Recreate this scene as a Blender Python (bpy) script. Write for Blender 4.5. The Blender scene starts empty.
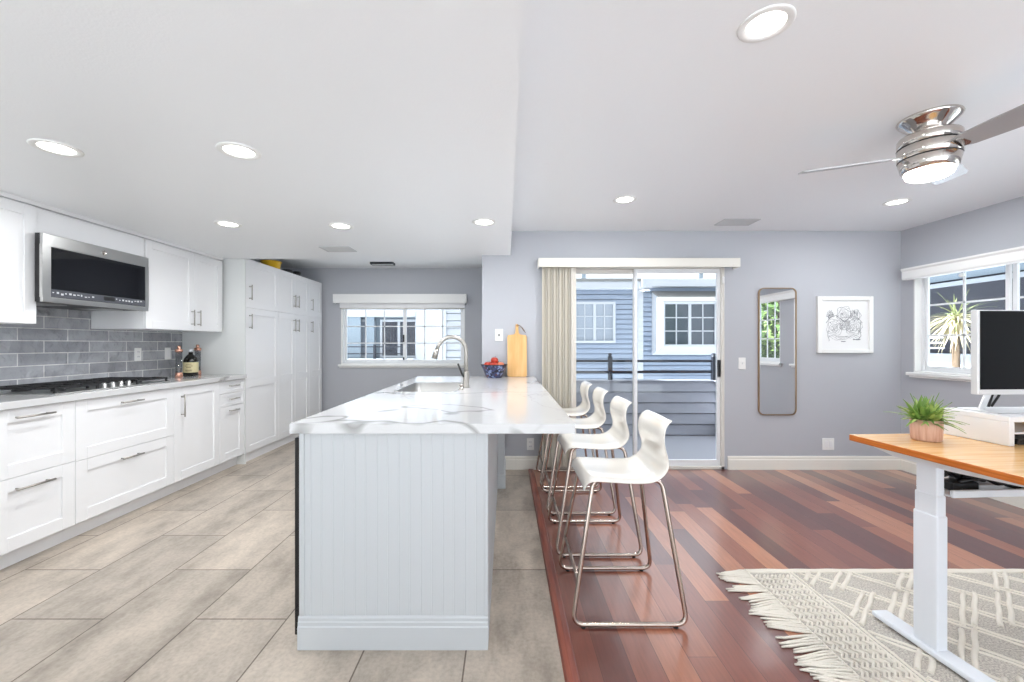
import bpy, bmesh, math, random
from mathutils import Vector, Matrix
random.seed(7)
PI = math.pi
S = bpy.context.scene
C = S.collection

# ------------------------------------------------------------------ camera
cam_d = bpy.data.cameras.new('camera'); cam = bpy.data.objects.new('camera', cam_d); C.objects.link(cam)
cam.location = (0, 0, 1.26); cam.rotation_euler = (PI/2, 0, 0)
cam_d.sensor_width = 36.0; cam_d.sensor_fit = 'HORIZONTAL'
cam_d.lens = 420.0*36/1024
cam_d.shift_x = 6/1024; cam_d.shift_y = 3/1024
cam_d.clip_start = 0.02; cam_d.clip_end = 200
S.camera = cam

# ------------------------------------------------------------------ world, sun, exposure
W = bpy.data.worlds.new('daylight'); S.world = W; W.use_nodes = True
_bg = W.node_tree.nodes['Background']
_bg.inputs['Color'].default_value = (0.91, 0.955, 1.0, 1); _bg.inputs['Strength'].default_value = 1.3
sun_d = bpy.data.lights.new('sun', 'SUN'); sun_d.energy = 16; sun_d.angle = math.radians(1.5); sun_d.color = (.93, .97, 1)
sun = bpy.data.objects.new('sun', sun_d); C.objects.link(sun); sun.rotation_euler = (math.radians(54), 0, math.radians(-90))
DOWNLIGHT_W = 6.0
FAN_W = 5.0
S.view_settings.view_transform = 'Standard'; S.view_settings.look = 'None'
S.view_settings.gamma = 1; S.view_settings.use_curve_mapping = False
S.view_settings.exposure = 0.70

# ------------------------------------------------------------------ materials
def srgb(r, g, b):
    f = lambda c: (c/255/12.92) if c/255 <= .04045 else ((c/255+.055)/1.055)**2.4
    return (f(r), f(g), f(b), 1)

def mat(name, col, rough=.5, metal=0., spec=.5, coat=0., bump=None, emit=None, aniso=0.):
    m = bpy.data.materials.new(name); m.use_nodes = True
    b = m.node_tree.nodes['Principled BSDF']
    b.inputs['Base Color'].default_value = col; b.inputs['Roughness'].default_value = rough
    b.inputs['Metallic'].default_value = metal; b.inputs['Specular IOR Level'].default_value = spec
    b.inputs['Coat Weight'].default_value = coat; b.inputs['Coat Roughness'].default_value = .08
    if emit:
        b.inputs['Emission Color'].default_value = emit[0]; b.inputs['Emission Strength'].default_value = emit[1]
    if bump:
        nt = m.node_tree; tc = nt.nodes.new('ShaderNodeTexCoord'); n = nt.nodes.new('ShaderNodeTexNoise')
        n.inputs['Scale'].default_value = bump[0]; n.inputs['Detail'].default_value = 3
        bp = nt.nodes.new('ShaderNodeBump'); bp.inputs['Strength'].default_value = bump[1]; bp.inputs['Distance'].default_value = bump[2]
        nt.links.new(tc.outputs['Object'], n.inputs['Vector']); nt.links.new(n.outputs['Fac'], bp.inputs['Height'])
        nt.links.new(bp.outputs['Normal'], b.inputs['Normal'])
    return m

def nodes(m):
    nt = m.node_tree; return nt, nt.nodes['Principled BSDF'], nt.nodes.new, nt.links.new

def ramp(n, stops, interp='LINEAR'):
    n.color_ramp.interpolation = interp
    el = n.color_ramp.elements
    while len(el) < len(stops): el.new(.5)
    for e, (p, c) in zip(el, stops): e.position = p; e.color = c

def mnode(nt, op, a, b=None):
    n = nt.nodes.new('ShaderNodeMath'); n.operation = op
    for i, v in enumerate((a, b)):
        if v is None: continue
        if isinstance(v, (int, float)): n.inputs[i].default_value = v
        else: nt.links.new(v, n.inputs[i])
    return n.outputs[0]

M = {}
M['wall'] = mat('wall_paint', srgb(185, 187, 193), .75, bump=(260, .15, .002))
M['ceil'] = mat('ceiling_paint', srgb(242, 244, 246), .42, spec=.35, bump=(120, .22, .003))
M['white'] = mat('white_lacquer', srgb(238, 238, 239), .28, spec=.45)
M['trimwhite'] = mat('white_trim', srgb(240, 240, 238), .35)
M['cream'] = mat('cream_trim', srgb(236, 233, 224), .4)
M['islandpaint'] = mat('island_paint', srgb(202, 206, 209), .45)
M['panelgrey'] = mat('grey_white_panel', srgb(222, 224, 223), .45)
M['vinyl'] = mat('window_vinyl', srgb(236, 238, 240), .35)
M['alu'] = mat('beige_aluminium', srgb(216, 213, 206), .4)
M['steel'] = mat('brushed_steel', srgb(200, 200, 198), .3, 1.)
M['steelmatte'] = mat('nickel', srgb(176, 172, 166), .38, 1.)
M['chrome'] = mat('polished_nickel', srgb(214, 208, 202), .1, 1.)
M['tube'] = mat('satin_chrome', srgb(190, 176, 166), .2, 1.)
M['black'] = mat('black_plastic', srgb(22, 22, 24), .35)
M['iron'] = mat('cast_iron', srgb(30, 30, 32), .55)
M['blackglass'] = mat('black_glass', srgb(14, 15, 20), .04, spec=.6)
M['greyglass'] = mat('grey_print_glass', srgb(84, 86, 92), .15)
M['printwhite'] = mat('pale_print', srgb(205, 207, 210), .4)
M['seat'] = mat('white_shell', srgb(240, 236, 228), .12, spec=.5, coat=.5)
M['bronze'] = mat('bronze_frame', srgb(182, 154, 122), .3, .9)
M['mirror'] = mat('mirror_glass', srgb(232, 234, 236), .0, 1.)
M['paper'] = mat('paper', srgb(238, 238, 238), .7)
M['ink'] = mat('ink', srgb(120, 122, 128), .8)
M['slat'] = mat('blind_slat', srgb(236, 230, 218), .55)
M['copper'] = mat('copper', srgb(222, 168, 146), .2, 1.)
M['darkbottle'] = mat('dark_bottle_glass', srgb(26, 26, 22), .08)
M['labelcream'] = mat('cream_label', srgb(214, 203, 160), .6)
M['apple'] = mat('apple_skin', srgb(186, 62, 44), .3)
M['peach'] = mat('pale_apple_skin', srgb(222, 128, 98), .35)
M['stem'] = mat('stem', srgb(84, 62, 40), .7)
M['yellow'] = mat('yellow_plastic', srgb(236, 190, 40), .35)
M['cord'] = mat('brown_cord', srgb(112, 84, 60), .8)
M['lens'] = mat('lit_lens', srgb(255, 250, 240), .4, emit=((1, .97, .92, 1), 5))
M['lightbody'] = mat('light_trim', srgb(236, 236, 234), .4)
M['blade'] = mat('fan_blade', srgb(176, 176, 178), .35, .3)
M['grille'] = mat('vent_grille', srgb(196, 198, 200), .5)
M['ventdark'] = mat('vent_dark', srgb(60, 62, 66), .7)
M['deskmetal'] = mat('white_powdercoat', srgb(230, 234, 240), .4)
M['monitor'] = mat('screen_glass', srgb(20, 22, 24), .3, spec=.15)
M['silver'] = mat('silver_casing', srgb(224, 225, 226), .35, .25)
M['pot'] = mat('pot', srgb(212, 170, 150), .6)
M['leafA'] = mat('leaf_green', srgb(122, 156, 76), .45)
M['leafB'] = mat('leaf_pale', srgb(176, 196, 112), .45)
M['ropewhite'] = mat('cream_wool', srgb(232, 226, 214), .9, bump=(90, .6, .006))
M['blue'] = mat('blue_siding', srgb(146, 158, 176), .6)
M['balcony'] = mat('balcony_siding', srgb(150, 151, 158), .6)
M['deck'] = mat('balcony_floor', srgb(162, 163, 170), .6, bump=(30, .2, .003))
M['exwhite'] = mat('exterior_white', srgb(186, 189, 194), .6)
M['railblack'] = mat('rail_black', srgb(34, 38, 48), .45)
M['shingle'] = mat('grey_shingle', srgb(126, 126, 124), .8, bump=(40, .6, .01))
M['exdark'] = mat('dark_stucco', srgb(66, 66, 74), .8)
M['greyblue'] = mat('grey_blue_wall', srgb(138, 150, 160), .7)
M['ground'] = mat('ground', srgb(220, 223, 226), .9, bump=(8, .3, .01))
M['yuccaA'] = mat('yucca_green', srgb(138, 146, 100), .6)
M['yuccaB'] = mat('yucca_straw', srgb(214, 204, 172), .7)
M['bark'] = mat('bark', srgb(96, 80, 64), .9, bump=(20, .8, .02))
M['treeA'] = mat('tree_leaf', srgb(76, 104, 44), .6)
M['treeB'] = mat('tree_leaf_light', srgb(122, 146, 76), .6)
M['winDark'] = mat('dark_window_glass', srgb(70, 78, 88), .06, spec=.7)
M['winGrey'] = mat('curtained_glass', srgb(150, 158, 168), .1, spec=.6)
M['woodbox'] = mat('tan_wood', srgb(214, 160, 92), .5)

def glass(name):
    m = bpy.data.materials.new(name); m.use_nodes = True
    nt = m.node_tree; nt.nodes.clear()
    o = nt.nodes.new('ShaderNodeOutputMaterial'); mx = nt.nodes.new('ShaderNodeMixShader')
    t = nt.nodes.new('ShaderNodeBsdfTransparent'); g = nt.nodes.new('ShaderNodeBsdfGlossy'); g.inputs['Roughness'].default_value = .02
    t.inputs['Color'].default_value = (.95, .97, .98, 1)
    f = nt.nodes.new('ShaderNodeLayerWeight'); f.inputs['Blend'].default_value = .5
    k = mnode(nt, 'ADD', mnode(nt, 'MULTIPLY', mnode(nt, 'POWER', f.outputs['Facing'], 5.0), .6), .02)
    nt.links.new(k, mx.inputs[0]); nt.links.new(t.outputs[0], mx.inputs[1]); nt.links.new(g.outputs[0], mx.inputs[2])
    nt.links.new(mx.outputs[0], o.inputs['Surface'])
    return m
M['glass'] = glass('window_glass')

def tile_floor():
    m = mat('stone_tile', (1, 1, 1, 1), .38, spec=.4); nt, b, new, ln = nodes(m)
    tc = new('ShaderNodeTexCoord'); sp = new('ShaderNodeSeparateXYZ'); ln(tc.outputs['Object'], sp.inputs[0])
    cb = new('ShaderNodeCombineXYZ')
    ln(mnode(nt, 'ADD', sp.outputs['Y'], -2.764+.42+8.4), cb.inputs[0]); ln(mnode(nt, 'ADD', sp.outputs['X'], 2.264+4.2), cb.inputs[1])
    br = new('ShaderNodeTexBrick'); br.offset = .5; br.offset_frequency = 2; br.squash = 1
    for k, v in (('Scale', 1), ('Mortar Size', .0034), ('Mortar Smooth', .1), ('Bias', 0), ('Brick Width', .84), ('Row Height', .42)): br.inputs[k].default_value = v
    br.inputs['Color1'].default_value = srgb(176, 166, 154); br.inputs['Color2'].default_value = srgb(196, 184, 170); br.inputs['Mortar'].default_value = srgb(112, 100, 90)
    ln(cb.outputs[0], br.inputs['Vector'])
    mp = new('ShaderNodeMapping'); mp.inputs['Scale'].default_value = (2.0, .9, 1); ln(tc.outputs['Object'], mp.inputs['Vector'])
    n = new('ShaderNodeTexNoise'); n.inputs['Scale'].default_value = 2.6; n.inputs['Detail'].default_value = 9; n.inputs['Roughness'].default_value = .68; ln(mp.outputs[0], n.inputs['Vector'])
    r = new('ShaderNodeValToRGB'); ramp(r, [(.30, (.50, .485, .47, 1)), (.5, (.9, .89, .88, 1)), (.66, (1.16, 1.14, 1.12, 1))]); ln(n.outputs['Fac'], r.inputs[0])
    n2 = new('ShaderNodeTexNoise'); n2.inputs['Scale'].default_value = 60; n2.inputs['Detail'].default_value = 4; ln(tc.outputs['Object'], n2.inputs['Vector'])
    r2 = new('ShaderNodeValToRGB'); ramp(r2, [(.3, (.82, .82, .82, 1)), (.6, (1.04, 1.04, 1.04, 1))]); ln(n2.outputs['Fac'], r2.inputs[0])
    mx = new('ShaderNodeMixRGB'); mx.blend_type = 'MULTIPLY'; mx.inputs[0].default_value = .9; ln(br.outputs['Color'], mx.inputs[1]); ln(r.outputs[0], mx.inputs[2])
    mx2 = new('ShaderNodeMixRGB'); mx2.blend_type = 'MULTIPLY'; mx2.inputs[0].default_value = .7; ln(mx.outputs[0], mx2.inputs[1]); ln(r2.outputs[0], mx2.inputs[2])
    ln(mx2.outputs[0], b.inputs['Base Color'])
    bp = new('ShaderNodeBump'); bp.inputs['Strength'].default_value = .35; bp.inputs['Distance'].default_value = .003
    ln(mnode(nt, 'SUBTRACT', mnode(nt, 'MULTIPLY', n.outputs['Fac'], .4), br.outputs['Fac']), bp.inputs['Height']); ln(bp.outputs[0], b.inputs['Normal'])
    return m
M['tile'] = tile_floor()

def wood_floor():
    m = mat('cherry_planks', (1, 1, 1, 1),   .28, spec=.5, coat=1.0); nt, b, new, ln = nodes(m); b.inputs['Coat Roughness'].default_value = .2
    tc = new('ShaderNodeTexCoord'); sp = new('ShaderNodeSeparateXYZ'); ln(tc.outputs['Object'], sp.inputs[0])
    PWID = .122
    row = mnode(nt, 'FLOOR', mnode(nt, 'DIVIDE', mnode(nt, 'ADD', sp.outputs['X'], PWID*100), PWID))
    wn = new('ShaderNodeTexWhiteNoise'); wn.noise_dimensions = '1D'; ln(row, wn.inputs['W'])
    ty = mnode(nt, 'ADD', mnode(nt, 'ADD', sp.outputs['Y'], 12.0), mnode(nt, 'MULTIPLY', wn.outputs['Value'], 1.4))
    tx = mnode(nt, 'ADD', sp.outputs['X'], PWID*100)
    cb = new('ShaderNodeCombineXYZ'); ln(ty, cb.inputs[0]); ln(tx, cb.inputs[1])
    br = new('ShaderNodeTexBrick'); br.offset = 0; br.squash = 1
    for k, v in (('Scale', 1), ('Mortar Size', .0011), ('Mortar Smooth', .1), ('Bias', 0), ('Brick Width', 1.4), ('Row Height', PWID)): br.inputs[k].default_value = v
    ln(cb.outputs[0], br.inputs['Vector'])
    wn2 = new('ShaderNodeTexWhiteNoise'); wn2.noise_dimensions = '2D'
    c2 = new('ShaderNodeCombineXYZ'); ln(row, c2.inputs[0]); ln(mnode(nt, 'FLOOR', mnode(nt, 'DIVIDE', ty, 1.4)), c2.inputs[1]); ln(c2.outputs[0], wn2.inputs['Vector'])
    r = new('ShaderNodeValToRGB')
    ramp(r, [(0, srgb(98, 55, 50)), (.25, srgb(120, 66, 55)), (.5, srgb(138, 78, 60)), (.8, srgb(170, 106, 78)), (1, srgb(196, 134, 102))])
    ln(wn2.outputs['Value'], r.inputs[0])
    mp = new('ShaderNodeMapping'); mp.inputs['Scale'].default_value = (26, 1.6, 1); ln(tc.outputs['Object'], mp.inputs['Vector'])
    n = new('ShaderNodeTexNoise'); n.inputs['Scale'].default_value = 3; n.inputs['Detail'].default_value = 6; n.inputs['Roughness'].default_value = .6; ln(mp.outputs[0], n.inputs['Vector'])
    r2 = new('ShaderNodeValToRGB'); ramp(r2, [(.3, (.78, .76, .75, 1)), (.65, (1.08, 1.06, 1.05, 1))]); ln(n.outputs['Fac'], r2.inputs[0])
    mx = new('ShaderNodeMixRGB'); mx.blend_type = 'MULTIPLY'; mx.inputs[0].default_value = .8; ln(r.outputs[0], mx.inputs[1]); ln(r2.outputs[0], mx.inputs[2])
    mo = new('ShaderNodeMixRGB'); ln(br.outputs['Fac'], mo.inputs[0]); ln(mx.outputs[0], mo.inputs[1]); mo.inputs[2].default_value = srgb(70, 34, 28)
    ln(mo.outputs[0], b.inputs['Base Color'])
    bp = new('ShaderNodeBump'); bp.inputs['Strength'].default_value = .25; bp.inputs['Distance'].default_value = .002; bp.invert = True
    ln(br.outputs['Fac'], bp.inputs['Height']); ln(bp.outputs[0], b.inputs['Normal'])
    return m
M['wood'] = wood_floor()

def wood_simple(name, c1, c2, rough, scale=(30, 1.5, 30), coat=0.):
    m = mat(name, c1, rough, coat=coat); nt, b, new, ln = nodes(m)
    tc = new('ShaderNodeTexCoord'); mp = new('ShaderNodeMapping'); mp.inputs['Scale'].default_value = scale; ln(tc.outputs['Object'], mp.inputs['Vector'])
    n = new('ShaderNodeTexNoise'); n.inputs['Scale'].default_value = 2; n.inputs['Detail'].default_value = 6; ln(mp.outputs[0], n.inputs['Vector'])
    r = new('ShaderNodeValToRGB'); ramp(r, [(.35, c1), (.65, c2)]); ln(n.outputs['Fac'], r.inputs[0]); ln(r.outputs[0], b.inputs['Base Color'])
    return m
M['strip'] = wood_simple('threshold_wood', srgb(120, 58, 46), srgb(160, 88, 70), .3, coat=.2)
M['deskwood'] = wood_simple('honey_wood', srgb(218, 164, 100), srgb(232, 192, 136), .25, (1.5, 22, 22), coat=.2)
M['deskedge'] = wood_simple('amber_edge', srgb(176, 92, 26), srgb(204, 116, 44), .35, (4, 4, 60))
M['board'] = wood_simple('board_wood', srgb(222, 170, 104), srgb(236, 190, 130), .5, (14, 14, 1.6))
M['potwood'] = wood_simple('streaked_clay', srgb(206, 158, 138), srgb(228, 192, 172), .6, (60, 60, 3))

def quartz():
    m = mat('veined_quartz', (1, 1, 1, 1), .1, spec=.5); nt, b, new, ln = nodes(m)
    tc = new('ShaderNodeTexCoord')
    def vein(scale, dist, loc, lo, hi):
        mp = new('ShaderNodeMapping'); mp.inputs['Location'].default_value = loc; mp.inputs['Rotation'].default_value = (0, 0, .7); ln(tc.outputs['Object'], mp.inputs['Vector'])
        n = new('ShaderNodeTexNoise'); n.inputs['Scale'].default_value = scale; n.inputs['Detail'].default_value = 4; n.inputs['Roughness'].default_value = .5; n.inputs['Distortion'].default_value = dist; ln(mp.outputs[0], n.inputs['Vector'])
        a = mnode(nt, 'ABSOLUTE', mnode(nt, 'SUBTRACT', n.outputs['Fac'], .5))
        r = new('ShaderNodeValToRGB'); ramp(r, [(lo, (1, 1, 1, 1)), (hi, (0, 0, 0, 1))]); ln(a, r.inputs[0])
        return r.outputs[0]
    v1 = vein(.55, .5, (3.1, 1.7, 0), .0015, .0075)
    v2 = vein(1.3, .9, (7.3, 4.2, 2), .001, .005)
    n3 = new('ShaderNodeTexNoise'); n3.inputs['Scale'].default_value = 1.4; ln(tc.outputs['Object'], n3.inputs['Vector'])
    msk = new('ShaderNodeValToRGB'); ramp(msk, [(.45, (0, 0, 0, 1)), (.62, (1, 1, 1, 1))]); ln(n3.outputs['Fac'], msk.inputs[0])
    f = mnode(nt, 'MAXIMUM', mnode(nt, 'MULTIPLY', v1, .8), mnode(nt, 'MULTIPLY', mnode(nt, 'MULTIPLY', v2, msk.outputs[0]), .4))
    mx = new('ShaderNodeMixRGB'); ln(f, mx.inputs[0]); mx.inputs[1].default_value = srgb(208, 208, 208); mx.inputs[2].default_value = srgb(126, 124, 120)
    ln(mx.outputs[0], b.inputs['Base Color'])
    return m
M['quartz'] = quartz()

def backsplash_mat():
    m = mat('glazed_grey_tile', (1, 1, 1, 1), .07, spec=.8, coat=.6); nt, b, new, ln = nodes(m)
    tc = new('ShaderNodeTexCoord'); sp = new('ShaderNodeSeparateXYZ'); ln(tc.outputs['Object'], sp.inputs[0])
    cb = new('ShaderNodeCombineXYZ'); RH = .0895
    # rows start at z = 1.015 - RH*k ; joints of the odd/even rows half a tile apart
    ln(mnode(nt, 'ADD', sp.outputs['Y'], -2.914+.335*20), cb.inputs[0]); ln(mnode(nt, 'ADD', sp.outputs['Z'], -1.015+RH*20), cb.inputs[1])
    br = new('ShaderNodeTexBrick'); br.offset = .5; br.offset_frequency = 2
    for k, v in (('Scale', 1), ('Mortar Size', .0032), ('Mortar Smooth', .05), ('Bias', 0), ('Brick Width', .335), ('Row Height', RH)): br.inputs[k].default_value = v
    br.inputs['Color1'].default_value = srgb(150, 152, 157); br.inputs['Color2'].default_value = srgb(182, 184, 189); br.inputs['Mortar'].default_value = srgb(236, 236, 234)
    ln(cb.outputs[0], br.inputs['Vector'])
    n = new('ShaderNodeTexNoise'); n.inputs['Scale'].default_value = 10; n.inputs['Detail'].default_value = 3; ln(tc.outputs['Object'], n.inputs['Vector'])
    r = new('ShaderNodeValToRGB'); ramp(r, [(.3, (.86, .86, .87, 1)), (.7, (1.1, 1.1, 1.1, 1))]); ln(n.outputs['Fac'], r.inputs[0])
    mx = new('ShaderNodeMixRGB'); mx.blend_type = 'MULTIPLY'; mx.inputs[0].default_value = .8; ln(br.outputs['Color'], mx.inputs[1]); ln(r.outputs[0], mx.inputs[2])
    ln(mx.outputs[0], b.inputs['Base Color'])
    bp = new('ShaderNodeBump'); bp.inputs['Strength'].default_value = 1; bp.inputs['Distance'].default_value = .05
    ln(mnode(nt, 'SUBTRACT', mnode(nt, 'MULTIPLY', n.outputs['Fac'], .9), br.outputs['Fac']), bp.inputs['Height'])
    ln(bp.outputs[0], b.inputs['Normal']); ln(bp.outputs[0], b.inputs['Coat Normal'])
    return m
M['splash'] = backsplash_mat()

def weave():
    m = mat('grey_weave', srgb(196, 190, 180), .95); nt, b, new, ln = nodes(m)
    tc = new('ShaderNodeTexCoord'); n = new('ShaderNodeTexNoise'); n.inputs['Scale'].default_value = 150; n.inputs['Detail'].default_value = 2; ln(tc.outputs['Object'], n.inputs['Vector'])
    r = new('ShaderNodeValToRGB'); ramp(r, [(.35, srgb(164, 158, 150)), (.65, srgb(212, 206, 196))]); ln(n.outputs['Fac'], r.inputs[0]); ln(r.outputs[0], b.inputs['Base Color'])
    bp = new('ShaderNodeBump'); bp.inputs['Strength'].default_value = .5; bp.inputs['Distance'].default_value = .003; ln(n.outputs['Fac'], bp.inputs['Height']); ln(bp.outputs[0], b.inputs['Normal'])
    return m
M['weave'] = weave()

def bowl_mat():
    m = mat('blue_patterned_glaze', srgb(60, 70, 120), .3); nt, b, new, ln = nodes(m)
    tc = new('ShaderNodeTexCoord'); n = new('ShaderNodeTexVoronoi'); n.inputs['Scale'].default_value = 48; ln(tc.outputs['Object'], n.inputs['Vector'])
    r = new('ShaderNodeValToRGB'); ramp(r, [(0, srgb(34, 34, 52)), (.35, srgb(60, 66, 104)), (.68, srgb(132, 148, 188)), (.8, srgb(96, 62, 76))], 'CONSTANT'); ln(n.outputs['Color'], r.inputs[0]); ln(r.outputs[0], b.inputs['Base Color'])
    return m
M['bowl'] = bowl_mat()

def mill_glass():
    m = glass('clear_glass_jar')
    for n in m.node_tree.nodes:
        if n.type == 'BSDF_TRANSPARENT': n.inputs['Color'].default_value = (.78, .80, .82, 1)
        if n.type == 'MATH' and n.operation == 'ADD': n.inputs[1].default_value = .12
    return m
M['clear'] = mill_glass()

# ------------------------------------------------------------------ mesh helpers
def BM(): return bmesh.new()

def box(bm, x0, x1, y0, y1, z0, z1, bev=0., seg=1):
    g = bmesh.ops.create_cube(bm, size=1)
    vs = g['verts']
    for v in vs:
        v.co = Vector(((x0+x1)/2+v.co.x*(x1-x0), (y0+y1)/2+v.co.y*(y1-y0), (z0+z1)/2+v.co.z*(z1-z0)))
    if bev:
        es = list({e for v in vs for e in v.link_edges})
        bmesh.ops.bevel(bm, geom=es, offset=bev, segments=seg, profile=.5, affect='EDGES')
    return bm

def tube(bm, pts, r, seg=10, caps=True, closed=False):
    pts = [Vector(p) for p in pts]; n = len(pts)
    rs = r if isinstance(r, (list, tuple)) else [r]*n
    rings = []; up = None
    for i, p in enumerate(pts):
        a = pts[(i-1) % n] if (closed or i > 0) else pts[0]
        b = pts[(i+1) % n] if (closed or i < n-1) else pts[-1]
        t = (b-a).normalized()
        if up is None:
            up = Vector((0, 0, 1)) if abs(t.z) < .9 else Vector((1, 0, 0))
            nx = t.cross(up).normalized()
        else:
            nx = (nx - t*nx.dot(t)).normalized()
        ny = t.cross(nx)
        rings.append([bm.verts.new(p+(nx*math.cos(2*PI*k/seg)+ny*math.sin(2*PI*k/seg))*rs[i]) for k in range(seg)])
    m = n if closed else n-1
    for i in range(m):
        A, B = rings[i], rings[(i+1) % n]
        for k in range(seg):
            bm.faces.new((A[k], A[(k+1) % seg], B[(k+1) % seg], B[k])).smooth = True
    if caps and not closed:
        bm.faces.new(rings[0][::-1]); bm.faces.new(rings[-1])
    return bm

def fillet(pts, r, seg=6, closed=False):
    """round the corners of a polyline"""
    pts = [Vector(p) for p in pts]; out = []; n = len(pts)
    for i, p in enumerate(pts):
        if not closed and i in (0, n-1): out.append(p); continue
        a, b = pts[i-1], pts[(i+1) % n]
        da, db = (a-p), (b-p); ang = da.angle(db)
        d = min(r/math.tan(ang/2), da.length*.49, db.length*.49)
        s, e = p+da.normalized()*d, p+db.normalized()*d
        for k in range(seg+1):
            t = k/seg; out.append(s*(1-t)**2+p*2*t*(1-t)+e*t*t)
    return out

def lathe(bm, prof, cx=0, cy=0, seg=32, smooth=True):
    rings = []
    for r, z in prof:
        if r < 1e-5: rings.append([bm.verts.new((cx, cy, z))])
        else: rings.append([bm.verts.new((cx+r*math.cos(2*PI*k/seg), cy+r*math.sin(2*PI*k/seg), z)) for k in range(seg)])
    for A, B in zip(rings, rings[1:]):
        for k in range(seg):
            k2 = (k+1) % seg
            if len(A) == 1 and len(B) == 1: continue
            if len(A) == 1: f = bm.faces.new((A[0], B[k2], B[k]))
            elif len(B) == 1: f = bm.faces.new((A[k], A[k2], B[0]))
            else: f = bm.faces.new((A[k], A[k2], B[k2], B[k]))
            f.smooth = smooth
    return bm

def extrude_poly(bm, poly, fn0, fn1):
    """prism between fn0(p) and fn1(p) of a 2-D polygon"""
    a = [bm.verts.new(fn0(p)) for p in poly]; b = [bm.verts.new(fn1(p)) for p in poly]
    n = len(poly)
    bm.faces.new(a[::-1]); bm.faces.new(b)
    for i in range(n): bm.faces.new((a[i], a[(i+1) % n], b[(i+1) % n], b[i]))
    return bm

def rrect(w, h, r, seg=8):
    p = []
    for cx, cy, a0 in ((w/2-r, h/2-r, 0), (-w/2+r, h/2-r, 90), (-w/2+r, -h/2+r, 180), (w/2-r, -h/2+r, 270)):
        for k in range(seg+1):
            a = math.radians(a0+90*k/seg); p.append((cx+r*math.cos(a), cy+r*math.sin(a)))
    return p

WM = {}
def wmat(o): return WM.get(o.name, Matrix.Identity(4))

def obj(name, bm, m, parent=None, origin=None, smooth=None):
    """link a bmesh as ONE mesh object; vertices are given in world space"""
    bmesh.ops.recalc_face_normals(bm, faces=bm.faces[:])
    me = bpy.data.meshes.new(name)
    if parent is not None:
        mw = wmat(parent)
    elif origin is None:
        mw = Matrix.Identity(4)
    else:
        if origin == 'base':
            xs = [v.co for v in bm.verts]
            lo = Vector([min(c[i] for c in xs) for i in range(3)]); hi = Vector([max(c[i] for c in xs) for i in range(3)])
            origin = ((lo.x+hi.x)/2, (lo.y+hi.y)/2, lo.z)
        mw = Matrix.Translation(origin)
    bm.transform(mw.inverted())
    bm.to_mesh(me); bm.free()
    mats = m if isinstance(m, (list, tuple)) else [m]
    for x in mats: me.materials.append(M[x] if isinstance(x, str) else x)
    if smooth is not None:
        for p in me.polygons: p.use_smooth = smooth
    o = bpy.data.objects.new(name, me); C.objects.link(o)
    if parent is not None: o.parent = parent
    else: o.matrix_world = mw
    WM[o.name] = mw.copy()
    return o

def tag(o, label=None, cat=None, group=None, kind=None):
    if label: o['label'] = label
    if cat: o['category'] = cat
    if group: o['group'] = group
    if kind: o['kind'] = kind
    return o

def thing(name, label, cat, loc=(0, 0, 0), rz=0, group=None, kind=None):
    o = bpy.data.objects.new(name, None); C.objects.link(o); o.empty_display_size = .1
    o.location = loc; o.rotation_euler = (0, 0, rz)
    WM[o.name] = Matrix.Translation(loc) @ Matrix.Rotation(rz, 4, 'Z')
    return tag(o, label, cat, group, kind)

def kids(o): return [c for c in list(bpy.data.objects) if c.parent == o]

def dup(root, loc, rz=0, label=None, group=None):
    r = root.copy(); C.objects.link(r); r.location = loc; r.rotation_euler = (0, 0, rz)
    if label: r['label'] = label
    if group: r['group'] = group
    for ch in kids(root):
        c = ch.copy(); C.objects.link(c); c.parent = r
        for g in kids(ch):
            d = g.copy(); C.objects.link(d); d.parent = c
    return r

def struct(name, bm, m, label, cat, parent=None):
    o = obj(name, bm, m, parent)
    if parent is None: tag(o, label, cat, None, 'structure')
    return o

# ------------------------------------------------------------------ room dimensions
XL, XR = -3.40, 3.97            # left and right walls
YB = 4.22                       # living room back wall
YK = 6.30                       # kitchen back wall
XP = -.241                      # left end of the back wall
XS = .045                       # edge of the kitchen's dropped ceiling
ZL, ZK = 2.395, 2.15            # ceiling heights
YF = -2.2                       # where the modelled part of the room ends
XW = .22                        # tile / wood boundary

# floors
b = BM(); box(b, XL, XW, YF, YK, -.08, 0); struct('floor', b, 'tile', 'large beige stone tiles of the kitchen floor', 'floor')
b = BM(); box(b, XW, XR, YF, YB, -.08, 0); struct('floor.001', b, 'wood', 'reddish cherry plank floor of the living area', 'floor')
b = BM(); extrude_poly(b, [(XW, 0), (XW+.058, 0), (XW+.05, .008), (XW+.03, .0115), (XW+.008, .0105)], lambda p: (p[0], YF, p[1]), lambda p: (p[0], YB-.016, p[1]))
struct('trim_1', b, 'strip', 'red-brown wooden threshold strip between tile and wood floor', 'floor trim')

# ceilings
b = BM(); box(b, XS, XR+.14, YF, YB+.13, ZL, ZL+.1); struct('ceiling', b, 'ceil', 'white ceiling of the living area', 'ceiling')
b = BM(); box(b, XL-.12, XS, YF, YB, ZK, ZL+.1); box(b, XL-.12, XP, YB, 4.40, ZK, ZL+.1)
struct('ceiling.001', b, 'ceil', 'dropped white ceiling over the kitchen', 'ceiling')
b = BM(); box(b, XL-.12, XP, 4.40, YK+.13, ZL, ZL+.1); struct('ceiling.002', b, 'ceil', 'raised white ceiling strip in front of the kitchen window', 'ceiling')

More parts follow.
